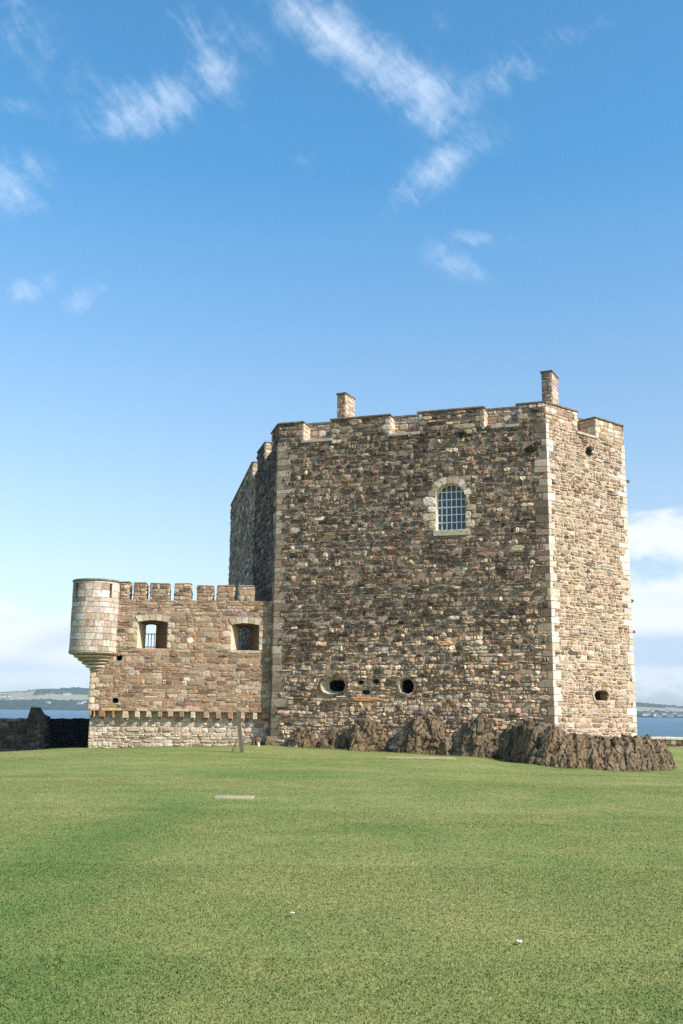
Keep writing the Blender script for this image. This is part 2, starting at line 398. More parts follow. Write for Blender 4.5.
def grass():
    rg = np.random.default_rng(3)
    bands = [(3.8, 7, 9500), (7, 11, 5200), (11, 17, 2200), (17, 26, 800), (26, 45, 220)]
    X = []; Y = []; S = []
    for y0, y1, dens in bands:
        w = 0.40 * y1 + 1.2
        n = int(dens * (y1 - y0) * 2 * w)
        x = rg.uniform(-w, w, n); y = rg.uniform(y0, y1, n)
        k = np.abs(x) < 0.40 * y + 1.0
        X.append(x[k]); Y.append(y[k]); S.append(np.full(k.sum(), 1 + (y0 + y1) / 40))
    for y0, y1, dens in ((-1.0, 4.0, 700), (4.0, 7, 900), (7, 11, 700), (11, 17, 450), (17, 26, 200), (26, 45, 70)):   # to the sides, thinning out
        w = .40 * y1 + 14; n = int(dens * (y1 - y0) * 2 * w); x = rg.uniform(-w, w, n); y = rg.uniform(y0, y1, n)
        e = np.abs(x) - (.40 * np.maximum(y, 0) + 1.0); k = ((e > 0) | (y < 3.8)) & (rg.random(n) > np.maximum(e, 0) / 13)
        X.append(x[k]); Y.append(y[k]); S.append(np.full(k.sum(), (1 + (y0 + y1) / 40) * 2.3))
    H = [np.ones(len(q)) for q in X]
    for (xa, ya, xb, yb, wd_, cnt) in FRINGE:
        t = rg.random(cnt); X.append(xa + (xb - xa) * t + rg.normal(0, wd_, cnt)); Y.append(ya + (yb - ya) * t - np.abs(rg.normal(0, wd_, cnt)))
        S.append(np.full(cnt, 2.2)); H.append(3.0 + 5.0 * np.clip([mnoise.noise(Vector((q * 1.7, 0, 5))) for q in X[-1]], 0, 1))
    X = np.concatenate(X); Y = np.concatenate(Y); S = np.concatenate(S); H = np.concatenate(H); n = len(X)
    # thinner and thicker tufts
    gi = gz.reshape(ny, nx)                                       # the height of the ground mesh itself
    ix = np.clip(np.searchsorted(xs, X) - 1, 0, nx - 2); iy = np.clip(np.searchsorted(ys, Y) - 1, 0, ny - 2)
    tx = (X - xs[ix]) / (xs[ix + 1] - xs[ix]); ty = (Y - ys[iy]) / (ys[iy + 1] - ys[iy])
    Z = (gi[iy, ix] * (1 - tx) + gi[iy, ix + 1] * tx) * (1 - ty) + (gi[iy + 1, ix] * (1 - tx) + gi[iy + 1, ix + 1] * tx) * ty
    a = rg.uniform(0, 2 * PI, n); h = rg.uniform(0.005, 0.011, n) * (0.8 + 0.2 * S) * H; wd = rg.uniform(0.0016, 0.0030, n) * S
    ln = rg.uniform(0.4, 1.8, n) * h; la = rg.uniform(0, 2 * PI, n)
    px, py = np.cos(a) * wd, np.sin(a) * wd
    V = np.empty((n, 3, 3))
    V[:, 0] = np.stack([X - px, Y - py, Z - 0.002], 1); V[:, 1] = np.stack([X + px, Y + py, Z - 0.002], 1)
    V[:, 2] = np.stack([X + np.cos(la) * ln, Y + np.sin(la) * ln, Z + h], 1)
    t = rg.random((n, 1)); k = np.exp(rg.normal(0, 0.22, (n, 1))) * 1.04
    C = k * np.where(t < 0.2, np.array([[1.4, 1.2, 1.35]]), np.array([[1.12, 1.12, 1.0]]))
    C = np.repeat(C, 3, 0)
    me = bpy.data.meshes.new('grass')
    me.vertices.add(n * 3); me.vertices.foreach_set('co', V.ravel().astype(np.float32))
    me.loops.add(n * 3); me.loops.foreach_set('vertex_index', np.arange(n * 3, dtype=np.int32))
    me.polygons.add(n); me.polygons.foreach_set('loop_start', np.arange(0, n * 3, 3, dtype=np.int32))
    me.update(calc_edges=True)
    at = me.color_attributes.new('Col', 'FLOAT_COLOR', 'POINT')
    at.data.foreach_set('color', np.concatenate([C, np.ones((n * 3, 1))], 1).astype(np.float32).ravel())
    me.materials.append(M_BLADE)
    up = np.tile(np.array([0, 0, 1.0]), (n * 3, 1)) + rg.normal(0, .22, (n, 3)).repeat(3, 0)
    up /= np.linalg.norm(up, axis=1)[:, None]
    me.polygons.foreach_set('use_smooth', [True] * n)
    me.normals_split_custom_set_from_vertices(up.tolist())
    o = bpy.data.objects.new('grass', me); COL.objects.link(o)
    tag(o, 'short mown green and yellowish grass blades covering the lawn', 'grass', kind='stuff')
grass()

# ------------------------------------------------------------------ TOWER
def wall_frame(P, Q, zb):
    """origin, along, outward normal, width for a wall whose plan edge runs P -> Q (outside on the right hand)"""
    P = np.array([P[0], P[1], 0.0]); Q = np.array([Q[0], Q[1], 0.0])
    L = np.linalg.norm(Q - P); U = (Q - P) / L; Nn = np.array([U[1], -U[0], 0.0])
    return P + np.array([0, 0, zb]), U, Nn, L
ZTOP = 15.02; ZCR = 14.12; ZB = -1.3
A = np.array([-3.051, 46.0]); B = np.array([8.907, 42.03]); C = np.array([13.346, 45.61])
Fc = np.array([-4.573, 51.78]); Ec = np.array([-7.397, 65.5]); Dc = np.array([11.0, 62.0])
PAR = 0.95                                                   # depth of the crenel recess
tower = empty('castle_tower', (float((A[0] + C[0]) / 2), 50.0, 0.0))
tag(tower, 'tall many-sided rubble stone castle tower with an arched white window', 'castle tower')

fO, fU, fN, fW = wall_frame(A, B, ZB)
rO, rU, rN, rW = wall_frame(B, C, ZB)
# openings in the front wall (wall coordinates from pixels of the photograph)
def uv(x, y, O, U, Nn):
    P = on_plane(x, y, O, Nn) - np.array(O); return (P @ U, P[2])
FH = ZCR - ZB
win_c = uv(450, 507, fO, fU, fN)
wl = uv(435.5, 507, fO, fU, fN)[0]; wr = uv(465, 507, fO, fU, fN)[0]; wt = uv(450, 483, fO, fU, fN)[1]; wb = uv(450, 530, fO, fU, fN)[1]
wcx = (wl + wr) / 2; whw = (wr - wl) / 2; wsp = wt - whw * 0.86
def arch(cx, hw, vb, vs, rise, n=14):
    L = [(cx - hw, vb), (cx + hw, vb)]
    for i in range(n + 1):
        t = PI * i / n
        L.append((cx + hw * math.cos(t), vs + rise * math.sin(t)))
    return L
win_loop = arch(wcx, whw, wb, wsp, whw * 0.86)
def ellipse(cx, cy, a, b_, n=16, p=2.0, flat=None):
    L = []
    for i in range(n):
        t = -PI + 2 * PI * i / n
        c, s = math.cos(t), math.sin(t)
        L.append((cx + a * math.copysign(abs(c) ** (2 / p), c), cy + b_ * math.copysign(abs(s) ** (2 / p), s)))
    return L
def px_ellipse(x, y, hw, hh, fr, n=16, p=2.0):
    O, U, Nn = fr
    c = uv(x, y, O, U, Nn); a = (uv(x + hw, y, O, U, Nn)[0] - uv(x - hw, y, O, U, Nn)[0]) / 2; b_ = (uv(x, y - hh, O, U, Nn)[1] - uv(x, y + hh, O, U, Nn)[1]) / 2
    L = [(c[0] + (x_ - c[0]) * k_, c[1] + (y_ - c[1]) * k_) for (x_, y_), k_ in zip(ellipse(c[0], c[1], a, b_, n, p), np.random.default_rng(int(x)).uniform(.86, 1.06, n))]
    return c[0], c[1], a, b_, L
fr = (fO, fU, fN); rr = (rO, rU, rN)
loopA = px_ellipse(333, 685.5, 12.5, 8.5, fr, p=3.4)
loopB = px_ellipse(406, 686, 8, 8, fr)
loopR = px_ellipse(601, 696, 7.0, 5.8, rr, p=4.0)
loopR = (*loopR[:4], [(x, max(y, loopR[1] - loopR[3] * .8)) for x, y in loopR[4]])
holes_small = [px_ellipse(361, 682.5, 3.2, 2.2, fr, p=3), px_ellipse(366, 692, 4.2, 2.8, fr, p=2.4), px_ellipse(376, 681.5, 3.4, 2.6, fr, p=2.6)]

# quoins: heights and lengths along both faces
def quoins(P, dA, dB, nA, nB, z0, z1, colf, rg, proud=0.02, ch=0.30, long=0.62, short=0.30, colA=None):
    mbq = MB(); za, zb_ = [], []
    z = z0; k = 0
    while z < z1 - 0.05:
        h = ch * rg.uniform(0.65, 1.3)
        if z1 - z - h < 0.15: h = z1 - z
        qk = (k % 2) if rg.random() < .75 else (k + 1) % 2; la = (long if qk else short) * rg.uniform(0.65, 1.25); lb = (short if qk else long) * rg.uniform(0.65, 1.25)
        e = proud * rg.uniform(0.6, 1.6)
        P3 = np.array(P)
        cs = nA[:2] @ nB[:2]; mit = (nA[:2] + nB[:2]) / (1 + cs)
        poly = [P3 + mit * e, P3 + dB[:2] * lb + nB[:2] * e, P3 + dB[:2] * lb - nB[:2] * 0.06, P3 - mit * 0.06, P3 + dA[:2] * la - nA[:2] * 0.06, P3 + dA[:2] * la + nA[:2] * e]
        poly = [p + rg.uniform(-0.007, 0.007, 2) for p in poly]
        g = 0.012
        cb = colf(np.zeros(1), np.array([z]), rg)[0]; ca = colA(np.zeros(1), np.array([z]), rg)[0] if colA else cb
        prism(mbq, [poly[0], poly[1], poly[2], poly[3]], z + g, z + h - g, cb, bev=0.008)
        prism(mbq, [poly[5], poly[0], poly[3], poly[4]], z + g, z + h - g, ca, bev=0.008)
        za.append((la, z, z + h)); zb_.append((lb, z, z + h))
        z += h; k += 1
    return mbq, za, zb_
rg = np.random.default_rng(21)
gO, gU, gN, gW = wall_frame(Fc, A, ZB)      # shaded left wall
hO, hU, hN, hW = wall_frame(Ec, Fc, ZB)     # farther left wall
P_QTAN = pal([(150, 134, 108), (132, 116, 92), (166, 150, 122), (112, 96, 76)], [4, 4, 2, 2], .14)
P_QDARK = pal([(160, 144, 120), (146, 130, 106), (174, 160, 136), (130, 112, 90), (158, 134, 108)], [4, 4, 3, 2, .8], .1)
qA, qA_l, qA_f = quoins(A, -gU, fU, gN, fN, -0.15, ZCR, P_QDARK, rg)
qB, qB_f, qB_r = quoins(B, -fU, rU, fN, rN, 0.45, ZCR, lambda u, v, r: P_WHITE(u, v, r) * r.uniform(.72, .95), rg, long=0.50, short=0.20, proud=0.03, colA=P_QTAN)
bO, bU, bN, bW = wall_frame(C, Dc, ZB)
qC, qC_r, qC_b = quoins(C, -rU, bU, rN, bN, 0.2, ZCR, lambda u, v, r: P_WHITE(u, v, r) * r.uniform(.65, .92), rg, long=0.62, short=0.26, proud=0.02)

def front_col(u, v, rg):
    d = P_DARK(u, v, rg); t = P_TAN(u, v, rg)
    n = np.array([mnoise.fractal(Vector((a * 0.28, b_ * 0.28, 1.3)), 1.0, 2.0, 4) for a, b_ in zip(u, v)])
    k = np.clip((6.9 - v) / 3.4 + 0.9 * n + 0.25 * (u - fW * 0.5) / fW, 0, 1)
    pick = rg.random(len(u)) < k * 0.85 + 0.08
    return np.where(pick[:, None], t * 1.28, d * (.93 - .36 * np.clip(n, -.6, .6))[:, None]) * np.array([1.05, 1.0, .95])
# --- front wall
def zones_of(loop, mg):
    a = np.array(loop); return (a[:, 0].min() - mg, a[:, 0].max() + mg, a[:, 1].min() - mg, a[:, 1].max() + mg)
mb = MB()
holes = [win_loop, loopA[4], loopB[4]] + [h[4] for h in holes_small]
polyface(mb, fO, fU, fN, [(0, 0), (fW, 0), (fW, FH), (0, FH)], holes, MORTAR * 1.05)
zf = [zones_of(h[4], 0.01) for h in holes_small] + [zones_of(loopA[4], 0.05), zones_of(loopB[4], 0.05)]
zf += [(-0.1, lb, z0 - ZB, z1 - ZB) for lb, z0, z1 in qA_f] + [(fW - la, fW + .1, z0 - ZB, z1 - ZB) for la, z0, z1 in qB_f]
rgw = np.random.default_rng(77)
# jamb blocks and voussoirs of the window (cut out of the rubble)
surr = []
v = wb - 0.62
k = 0
while v < wsp - 0.02:
    h = 0.33 * rgw.uniform(0.85, 1.2)
    if wsp - v - h < 0.12: h = wsp - v
    for sgn in (-1, 1):
        ln = (0.42 if (k + (sgn > 0)) % 2 else 0.24) * rgw.uniform(0.9, 1.25) + (0.12 if sgn < 0 else 0)
        if v + h <= wb + 0.01: 
            continue
        a = wcx + sgn * whw; b_ = a + sgn * ln
        surr.append((min(a, b_), max(a, b_), max(v, wb), v + h))
    v += h; k += 1
sill_zone = (wl - 0.22, wr + 0.22, wb - 0.30, wb)
ring_zone = [(wcx - whw - .30, wcx + whw + .30, wsp, wsp + whw * .45), (wcx - whw * .85 - .16, wcx + whw * .85 + .16, wsp + whw * .45, wt + .30)]
zf += surr + [sill_zone] + ring_zone + [(wl, wr, wb, wt)]
lint = uv(368, 698.5, fO, fU, fN)
lint_zone = (lint[0] - 0.80, lint[0] + 0.70, lint[1] - 0.10, lint[1] + 0.09); zf.append(lint_zone)
RC = lay_courses(fW, FH, 0.18, 0.26, rgw, split=0.10, var=0.45)
stones(mb, trim(RC, zf), fO, fU, fN, front_col, rgw, gap=0.016, prot=(0.0, 0.075), tilt=0.5, wav=0.09, jit=0.22, rough=0.45)
# some pale repair blocks and the reddish lintel stone
stones(mb, np.array([lint_zone]), fO, fU, fN, pal([(196, 150, 100)], [1], .02), rgw, gap=.01, prot=(.05, .06))
dk = np.array(lin(58, 52, 45))
for h in holes_small:
    reveal(mb, fO, fU, fN, h[4], 0.0, h[4], -0.22, MORTAR * .5, True, dk * 1.6)
wall = mb.build('wall', M_RUBBLE, tower); wall['label'] = 'dark weathered rubble front wall with raking sun'
qA.build('corner_stones', M_ASHLAR, tower); qB.build('corner_stones', M_PALE, tower); qC.build('corner_stones', M_PALE, tower)

# --- right wall
mb = MB()
polyface(mb, rO, rU, rN, [(0, 0), (rW, 0), (rW, FH), (0, FH)], [loopR[4]], MORTAR_PALE)
zr = [(-.1, lb, z0 - ZB, z1 - ZB) for lb, z0, z1 in qB_r] + [(rW - la, rW + .1, z0 - ZB, z1 - ZB) for la, z0, z1 in qC_r] + [zones_of(loopR[4], 0.05)]
def right_col(u, v, rg):
    p = P_PALE(u, v, rg); o = P_TAN(u, v, rg)
    n = np.array([mnoise.fractal(Vector((a * 0.4, b_ * 0.4, 8.3)), 1.0, 2.0, 4) for a, b_ in zip(u, v)])
    k = 0.16 + 0.5 * np.clip(n, 0, 1) + 0.3 * (v > 12.5)
    return np.where((rg.random(len(u)) < k)[:, None], o, p) * np.array([.72, .71, .69])
RC = lay_courses(rW, FH, 0.17, 0.28, rgw, split=0.16)
stones(mb, trim(RC, zr), rO, rU, rN, right_col, rgw, gap=0.018, prot=(0.008, 0.05), tilt=0.4, wav=0.08, jit=0.14, rough=0.3)
w = mb.build('wall', M_PALE, tower); w['label'] = 'pale sunlit rubble side wall'
# --- left walls (in shade) and back walls
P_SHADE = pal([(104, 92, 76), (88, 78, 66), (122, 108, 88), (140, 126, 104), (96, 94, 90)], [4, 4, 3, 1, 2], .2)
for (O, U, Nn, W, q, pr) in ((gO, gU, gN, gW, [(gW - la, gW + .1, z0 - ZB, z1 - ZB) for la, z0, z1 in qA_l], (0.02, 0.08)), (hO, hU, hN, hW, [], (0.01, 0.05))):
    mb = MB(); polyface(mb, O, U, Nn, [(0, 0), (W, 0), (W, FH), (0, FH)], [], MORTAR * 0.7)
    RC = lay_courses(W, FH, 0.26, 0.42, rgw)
    stones(mb, trim(RC, q), O, U, Nn, P_SHADE if O is gO else P_TAN, rgw, prot=pr)  # farther wall paler, its bounce light put into the stone colour
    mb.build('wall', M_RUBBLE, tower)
for (P, Q) in ((C, Dc), (Dc, Ec)):
    O, U, Nn, W = wall_frame(P, Q, ZB)
    mb = MB(); polyface(mb, O, U, Nn, [(0, 0), (W, 0), (W, FH), (0, FH)], [], MORTAR * 0.8)
    RC = lay_courses(W, FH, 0.34, 0.6, rgw)
    stones(mb, RC, O, U, Nn, P_TAN, rgw, prot=(.01, .06))
    mb.build('wall', M_RUBBLE, tower)

# --- parapet: floor, backing wall, merlons
def inset(polys, d):
    out = []
    n = len(polys)
    for i in range(n):
        p0, p1, p2 = polys[i - 1], polys[i], polys[(i + 1) % n]
        def nrm(a, b_):
            t = (b_ - a) / np.linalg.norm(b_ - a); return np.array([t[1], -t[0]])
        n1, n2 = nrm(p0, p1), nrm(p1, p2)
        out.append(p1 - (n1 + n2) / (1 + n1 @ n2) * d)
    return out
plan = [A, B, C, Dc, Ec, Fc]
mb = MB()
pts = [np.array([*p, ZCR - 0.015]) for p in plan]
mb.add(pts, [tuple(range(len(pts)))], np.array(lin(150, 140, 122)))
mb.build('wall_walk', M_ASHLAR, tower)
in1, in2 = inset(plan, PAR), inset(plan, PAR + 0.45)
ZBACK = ZTOP + 0.19
mb = MB(); n = len(plan)
for i in range(n):
    a, b_, c, d = in1[i], in1[(i + 1) % n], in2[(i + 1) % n], in2[i]
    prism(mb, [a, b_, c, d], ZCR, ZBACK, MORTAR)
    O, U, Nn, W = wall_frame(a, b_, ZCR)
    if i in (0, 1, 4, 5):
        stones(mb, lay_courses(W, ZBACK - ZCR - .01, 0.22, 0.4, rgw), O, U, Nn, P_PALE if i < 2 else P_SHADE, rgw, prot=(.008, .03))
mb.build('parapet', M_RUBBLE, tower)
mb = MB()
pts = [np.array([*p, ZBACK + 0.06]) for p in inset(plan, PAR - .04)] + [np.array([*p, ZBACK + 0.06]) for p in inset(plan, PAR + 0.52)]
lo = [p - np.array([0, 0, .09]) for p in pts]
qf = []
for i in range(n):
    j = (i + 1) % n
    qf += [(i, j, n + j, n + i), (2 * n + i, 2 * n + j, j, i), (n + i, n + j, 3 * n + j, 3 * n + i)]
mb.add(pts + lo, qf, MORTAR_DARK); mb.build('parapet_coping', M_SLATE, tower)

def merlon(O, U, Nn, u0, u1, endl, endr, colf, mat, rg, zt=ZTOP, prot=(.012, .07), thick=PAR - 0.02, ends=True, dress=True):
    """merlon on the wall line from u0 to u1; O at ZB"""
    mb = MB(); v0, v1 = ZCR - ZB, zt - ZB
    x0, x1 = u0, u1
    boxm(mb, O, U, Nn, x0, x1, v0, v1, -thick, 0.0, MORTAR)
    zn = []
    ash = P_ASH if dress else colf
    # dressed end blocks next to a crenel
    blocks = []
    v = v0; k = 0
    while v < v1 - .02:
        h = min(0.26 * rg.uniform(.85, 1.15), v1 - v)
        if v1 - v - h < .12: h = v1 - v
        ln = (0.42 if k % 2 else 0.24) * rg.uniform(.85, 1.15)
        if endl: blocks.append((x0, x0 + ln, v, v + h))
        if endr: blocks.append((x1 - ln, x1, v, v + h))
        v += h; k += 1
    rc = lay_courses(x1 - x0, v1 - v0, 0.2, 0.36, rg); rc[:, :2] += x0; rc[:, 2:] += v0
    stones(mb, trim(rc, blocks), O, U, Nn, colf, rg, prot=prot, tilt=.45, wav=.02, jit=.13)
    if blocks: stones(mb, np.array(blocks), O, U, Nn, P_QDARK if colf is front_col else P_ASH, rg, gap=.008, prot=(.03, .045), tilt=.15, wav=0, jit=.06)
    # cheeks
    for s, on in ((-1, endl), (1, endr)):
        if not on: continue
        Os = np.array(O) + U * (x1 if s > 0 else x0) + np.array([0, 0, v0])
        rc = lay_courses(thick, v1 - v0, .28, .5, rg)
        stones(mb, rc, Os, -Nn, U * s, P_ASH, rg, gap=.008, prot=(.008, .02), tilt=.15, wav=0, jit=.06)
    o = mb.build('merlon', mat, tower)
    mc = MB(); boxm(mc, O, U, Nn, x0 - (.05 if endl else 0), x1 + (.05 if endr else 0), v1 + .004, v1 + .085, -thick - .0, .075, MORTAR_DARK, bev=.015, jit=.006, rg=rg)
    mc.build('coping', M_SLATE, o)
    return o
def fu(x, y): return uv(x, y, fO, fU, fN)[0]
def ru(x, y): return uv(x, y, rO, rU, rN)[0]
fm = [(0.0, fu(303.5, 430)), (fu(331, 430), fu(390, 428)), (fu(418, 425), fu(484, 420)), (fu(517, 418), fW)]
for i, (a, b_) in enumerate(fm):
    merlon(fO, fU, fN, a, b_, i > 0, i < 3, front_col, M_RUBBLE, rg)
rm = [(0.0, ru(577, 420)), (ru(595, 425), rW)]
for i, (a, b_) in enumerate(rm):
    merlon(rO, rU, rN, a, b_, i > 0, i < 1, lambda u, v, r: np.where((r.random(len(u)) < .5)[:, None], P_ORANGE(u, v, r), P_PALE(u, v, r)), M_PALE, rg, prot=(.008, .04))
# pale sill slab in each crenel
for O, U, Nn, lst, mt in ((fO, fU, fN, [(fm[i][1], fm[i + 1][0]) for i in range(3)], M_ASHLAR), (rO, rU, rN, [(rm[0][1], rm[1][0])], M_PALE)):
    for a, b_ in lst:
        mc = MB(); boxm(mc, O, U, Nn, a - .10, b_ + .10, ZCR - ZB - .10, ZCR - ZB + .03, -PAR + .03, .07, np.array(lin(172, 156, 134)), bev=.015, jit=.008, rg=rg)
        mc.build('crenel_sill', mt, tower)
# left wall merlons
for (a, b_, el, er) in ((gW - 1.75, gW, True, False), (0.3, gW - 3.45, False, True)):
    merlon(gO, gU, gN, a, b_, el, er, P_SHADE, M_RUBBLE, rg, dress=False)
for (a, b_, el, er) in ((0.0, hW - 1.8, False, True),):
    merlon(hO, hU, hN, a, b_, el, er, P_TAN, M_RUBBLE, rg, dress=False)
for P, Q in ((C, Dc), (Dc, Ec)):
    O, U, Nn, W = wall_frame(P, Q, ZB)
    k = 1.1
    while k < W - 3.9:
        merlon(O, U, Nn, k, min(k + 2.8, W), True, True, P_TAN, M_RUBBLE, rg); k += 4.1

# --- window
def bev_loop_shift(L, d): return L
win = MB()
WD = -0.34
reveal(win, fO, fU, fN, win_loop, 0.01, win_loop, WD - .12, np.array(lin(206, 190, 168)))
winp = win.build('window', M_ASHLAR, tower); winp['label'] = 'round-headed window with white lattice glazing in a pale stone surround'
ms = MB()
stones(ms, np.array(surr), fO, fU, fN, P_ASH, rgw, gap=.008, prot=(.03, .05), tilt=.15, wav=0, jit=.05)
# voussoirs
nv = 9
for i in range(nv):
    t0, t1 = PI * i / nv + .012, PI * (i + 1) / nv - .012
    r1 = rgw.uniform(.25, .32)
    L = []
    for t, e in ((t0, 0), (t1, 0), (t1, r1), (t0, r1)):
        L.append((wcx + (whw + e) * math.cos(t), wsp + (whw * .86 + e) * math.sin(t)))
    col = P_ASH(np.zeros(1), np.zeros(1), rgw)[0]
    pr = rgw.uniform(.025, .045)
    q = [np.array(fO) + fU * a + np.array([0, 0, b_]) + fN * pr for a, b_ in L] + [np.array(fO) + fU * a + np.array([0, 0, b_]) - fN * .02 for a, b_ in L]
    ms.add(q, [(0, 3, 2, 1), (0, 1, 5, 4), (1, 2, 6, 5), (2, 3, 7, 6), (3, 0, 4, 7)], col)
# packing stones between the arch ring and the rubble
for sgn in (-1, 1):
    for (a, b_, c, d) in ((.28, .42, .02, .22), (.20, .42, .24, .44), (.05, .24, .56, .74)):
        u_ = wcx + sgn * (whw + (a + b_) / 2 - .02); 
        stones(ms, np.array([(u_ - (b_ - a) / 2, u_ + (b_ - a) / 2, wsp + c, wsp + d)]), fO, fU, fN, P_TAN, rgw, gap=.01, prot=(.005, .02))
ms.build('surround', M_ASHLAR, winp)
mc = MB(); boxm(mc, fO, fU, fN, sill_zone[0] + .12, sill_zone[1] - .04, wb - .26, wb + .004, -.36, .08, np.array(lin(180, 165, 142)), bev=.015, jit=.006, rg=rg); mc.build('sill', M_ASHLAR, winp)
mg = MB(); L = arch(wcx, whw - .004, wb + .004, wsp, whw * .86 - .004)
polyface(mg, fO, fU, fN, L, [], np.ones(3) * .02, w=WD - .02); mg.build('pane', M_GLASS, winp)
mbr = MB()
def half_h(u):
    x = (u - wcx) / whw; return wsp + whw * .86 * math.sqrt(max(0, 1 - x * x))
nc = 6
for i in range(1, nc):
    u_ = wl + (wr - wl) * i / nc
    boxm(mbr, fO, fU, fN, u_ - .021, u_ + .021, wb + .05, half_h(u_) - .02, WD - .01, WD + .035, np.ones(3))
for i in range(1, 6):
    v_ = wb + .05 + (wt - wb - .05) * i / 6.0
    hw = whw if v_ < wsp else whw * math.sqrt(max(0, 1 - ((v_ - wsp) / (whw * .86)) ** 2))
    t_ = .028 if i == 3 else .020
    boxm(mbr, fO, fU, fN, wcx - hw + .01, wcx + hw - .01, v_ - t_, v_ + t_, WD - .008, WD + .031, np.ones(3))
mbr.build('glazing_bars', M_WHITEBAR, winp)
mfr = MB(); Lo = arch(wcx, whw - .002, wb + .006, wsp, whw * .86 - .002); Li = arch(wcx, whw - .05, wb + .07, wsp, whw * .86 - .05)
for w0, w1, la, lb in ((WD + .045, WD + .045, Lo, Li), (WD + .045, WD - .015, Li, Li)):
    reveal(mfr, fO, fU, fN, la, w0, lb, w1, np.ones(3))
mfr.build('frame', M_WHITEBAR, winp)

# --- gun loops
def gunloop(fr, lp, depth, incol, surcol, mat, shift, blocks_r, pal_, lab):
    O, U, Nn = fr; cx, cy, a, b_, L = lp
    g = MB()
    Lin = [(cx + shift[0] + (x - cx) * shift[2], cy + shift[1] + (y - cy) * shift[2]) for x, y in L]
    reveal(g, O, U, Nn, L, 0.0, Lin, -0.35, surcol)
    reveal(g, O, U, Nn, Lin, -0.35, Lin, -depth, incol, True, incol)
    n = len(L); mm = 8
    for i in range(mm):
        t0, t1 = -PI + 2 * PI * i / mm + .02, -PI + 2 * PI * (i + 1) / mm - .02
        r = rgw.uniform(.06, .13); q0 = []
        for t, e in ((t0, 0.0), ((t0 + t1) / 2, 0.0), (t1, 0.0), (t1, r), ((t0 + t1) / 2, r * 1.12), (t0, r)):
            k = (abs(math.cos(t)) ** 2.6 + abs(math.sin(t)) ** 2.6) ** (-1 / 2.6)
            q0.append((cx + (a * k + e) * math.cos(t), cy + (b_ * k + e) * math.sin(t)))
        pr = rgw.uniform(.025, .06); col = pal_(np.zeros(1), np.zeros(1), rgw)[0]
        P = [np.array(O) + U * x + np.array([0, 0, y]) + Nn * pr for x, y in q0] + [np.array(O) + U * x + np.array([0, 0, y]) - Nn * .02 for x, y in q0]
        g.add(P, [(0, 5, 4, 3, 2, 1)[::-1] if False else (0, 1, 2, 3, 4, 5)[::-1]] + [(j, (j + 1) % 6, 6 + (j + 1) % 6, 6 + j) for j in range(6)], col)
    o = g.build('gun_loop', mat, tower); o['label'] = lab
white = np.array(lin(222, 214, 196)); loop_shade = np.array(lin(40, 36, 32))  # loop insides painted dark, their deep shade put into the colour
gunloop(fr, loopA, 2.2, loop_shade, np.array(lin(176, 164, 140)), M_ASHLAR, (0.12, 0.0, .66), 8, P_DARK, 'wide oval gun loop in dark front wall')
gunloop(fr, loopB, 2.2, loop_shade, np.array(lin(176, 164, 140)), M_ASHLAR, (0.03, 0.0, .92), 8, P_DARK, 'round gun loop in dark front wall')
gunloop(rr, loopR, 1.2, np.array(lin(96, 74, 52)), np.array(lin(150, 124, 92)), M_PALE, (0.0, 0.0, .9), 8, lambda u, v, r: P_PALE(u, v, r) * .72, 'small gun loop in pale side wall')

# --- drain stubs below the parapet with moss
def stub(fr, x, y, s, wdt=.12):
    O, U, Nn = fr; u_, v_ = uv(x, y, O, U, Nn)
    g = MB(); boxm(g, O, U, Nn, u_ - wdt, u_ + wdt, v_ - .09, v_ + .09, -.1, s, np.array(lin(96, 84, 66)), bev=.03, jit=.02, rg=rg)
    o = g.build('drain_spout', M_ASHLAR, tower)
    bm = bmesh.new(); bmesh.ops.create_icosphere(bm, subdivisions=4, radius=1.0); g = MB(); V_ = []
    for v in bm.verts:
        k = .75 + .8 * mnoise.fractal(v.co * 2.2 + Vector((x, y, 0)), .8, 2.2, 5)
        p = v.co * k
        V_.append(np.array(O) + U * (u_ + p.x * .20) + np.array([0, 0, v_ - .10 + p.z * .19]) + Nn * (.05 + p.y * .10))
    bm.verts.index_update(); g.add(V_, [tuple(q.index for q in f.verts) for f in bm.faces], (1, 1, 1)); bm.free()
    g.build('moss', M_WEED, o)
stub(fr, 463, 432, .28); stub(fr, 531, 447, .10); stub(rr, 588, 449, .28)
for y in (481, 600, 631):                                    # stones sticking out of the far corner
    P = np.array([*C, 0]) + bU * .05
    z = uv(625, y, rO, rU, rN)[1]
    g = MB(); boxm(g, rO, rU, bN, rW - .0, rW + .12, z - .07, z + .07, -.1, .16 if y == 481 else .08, np.array(lin(90, 80, 66)), bev=.03, jit=.02, rg=rg); g.build('drain_spout' if y == 481 else 'projecting_stone', M_ASHLAR, tower)

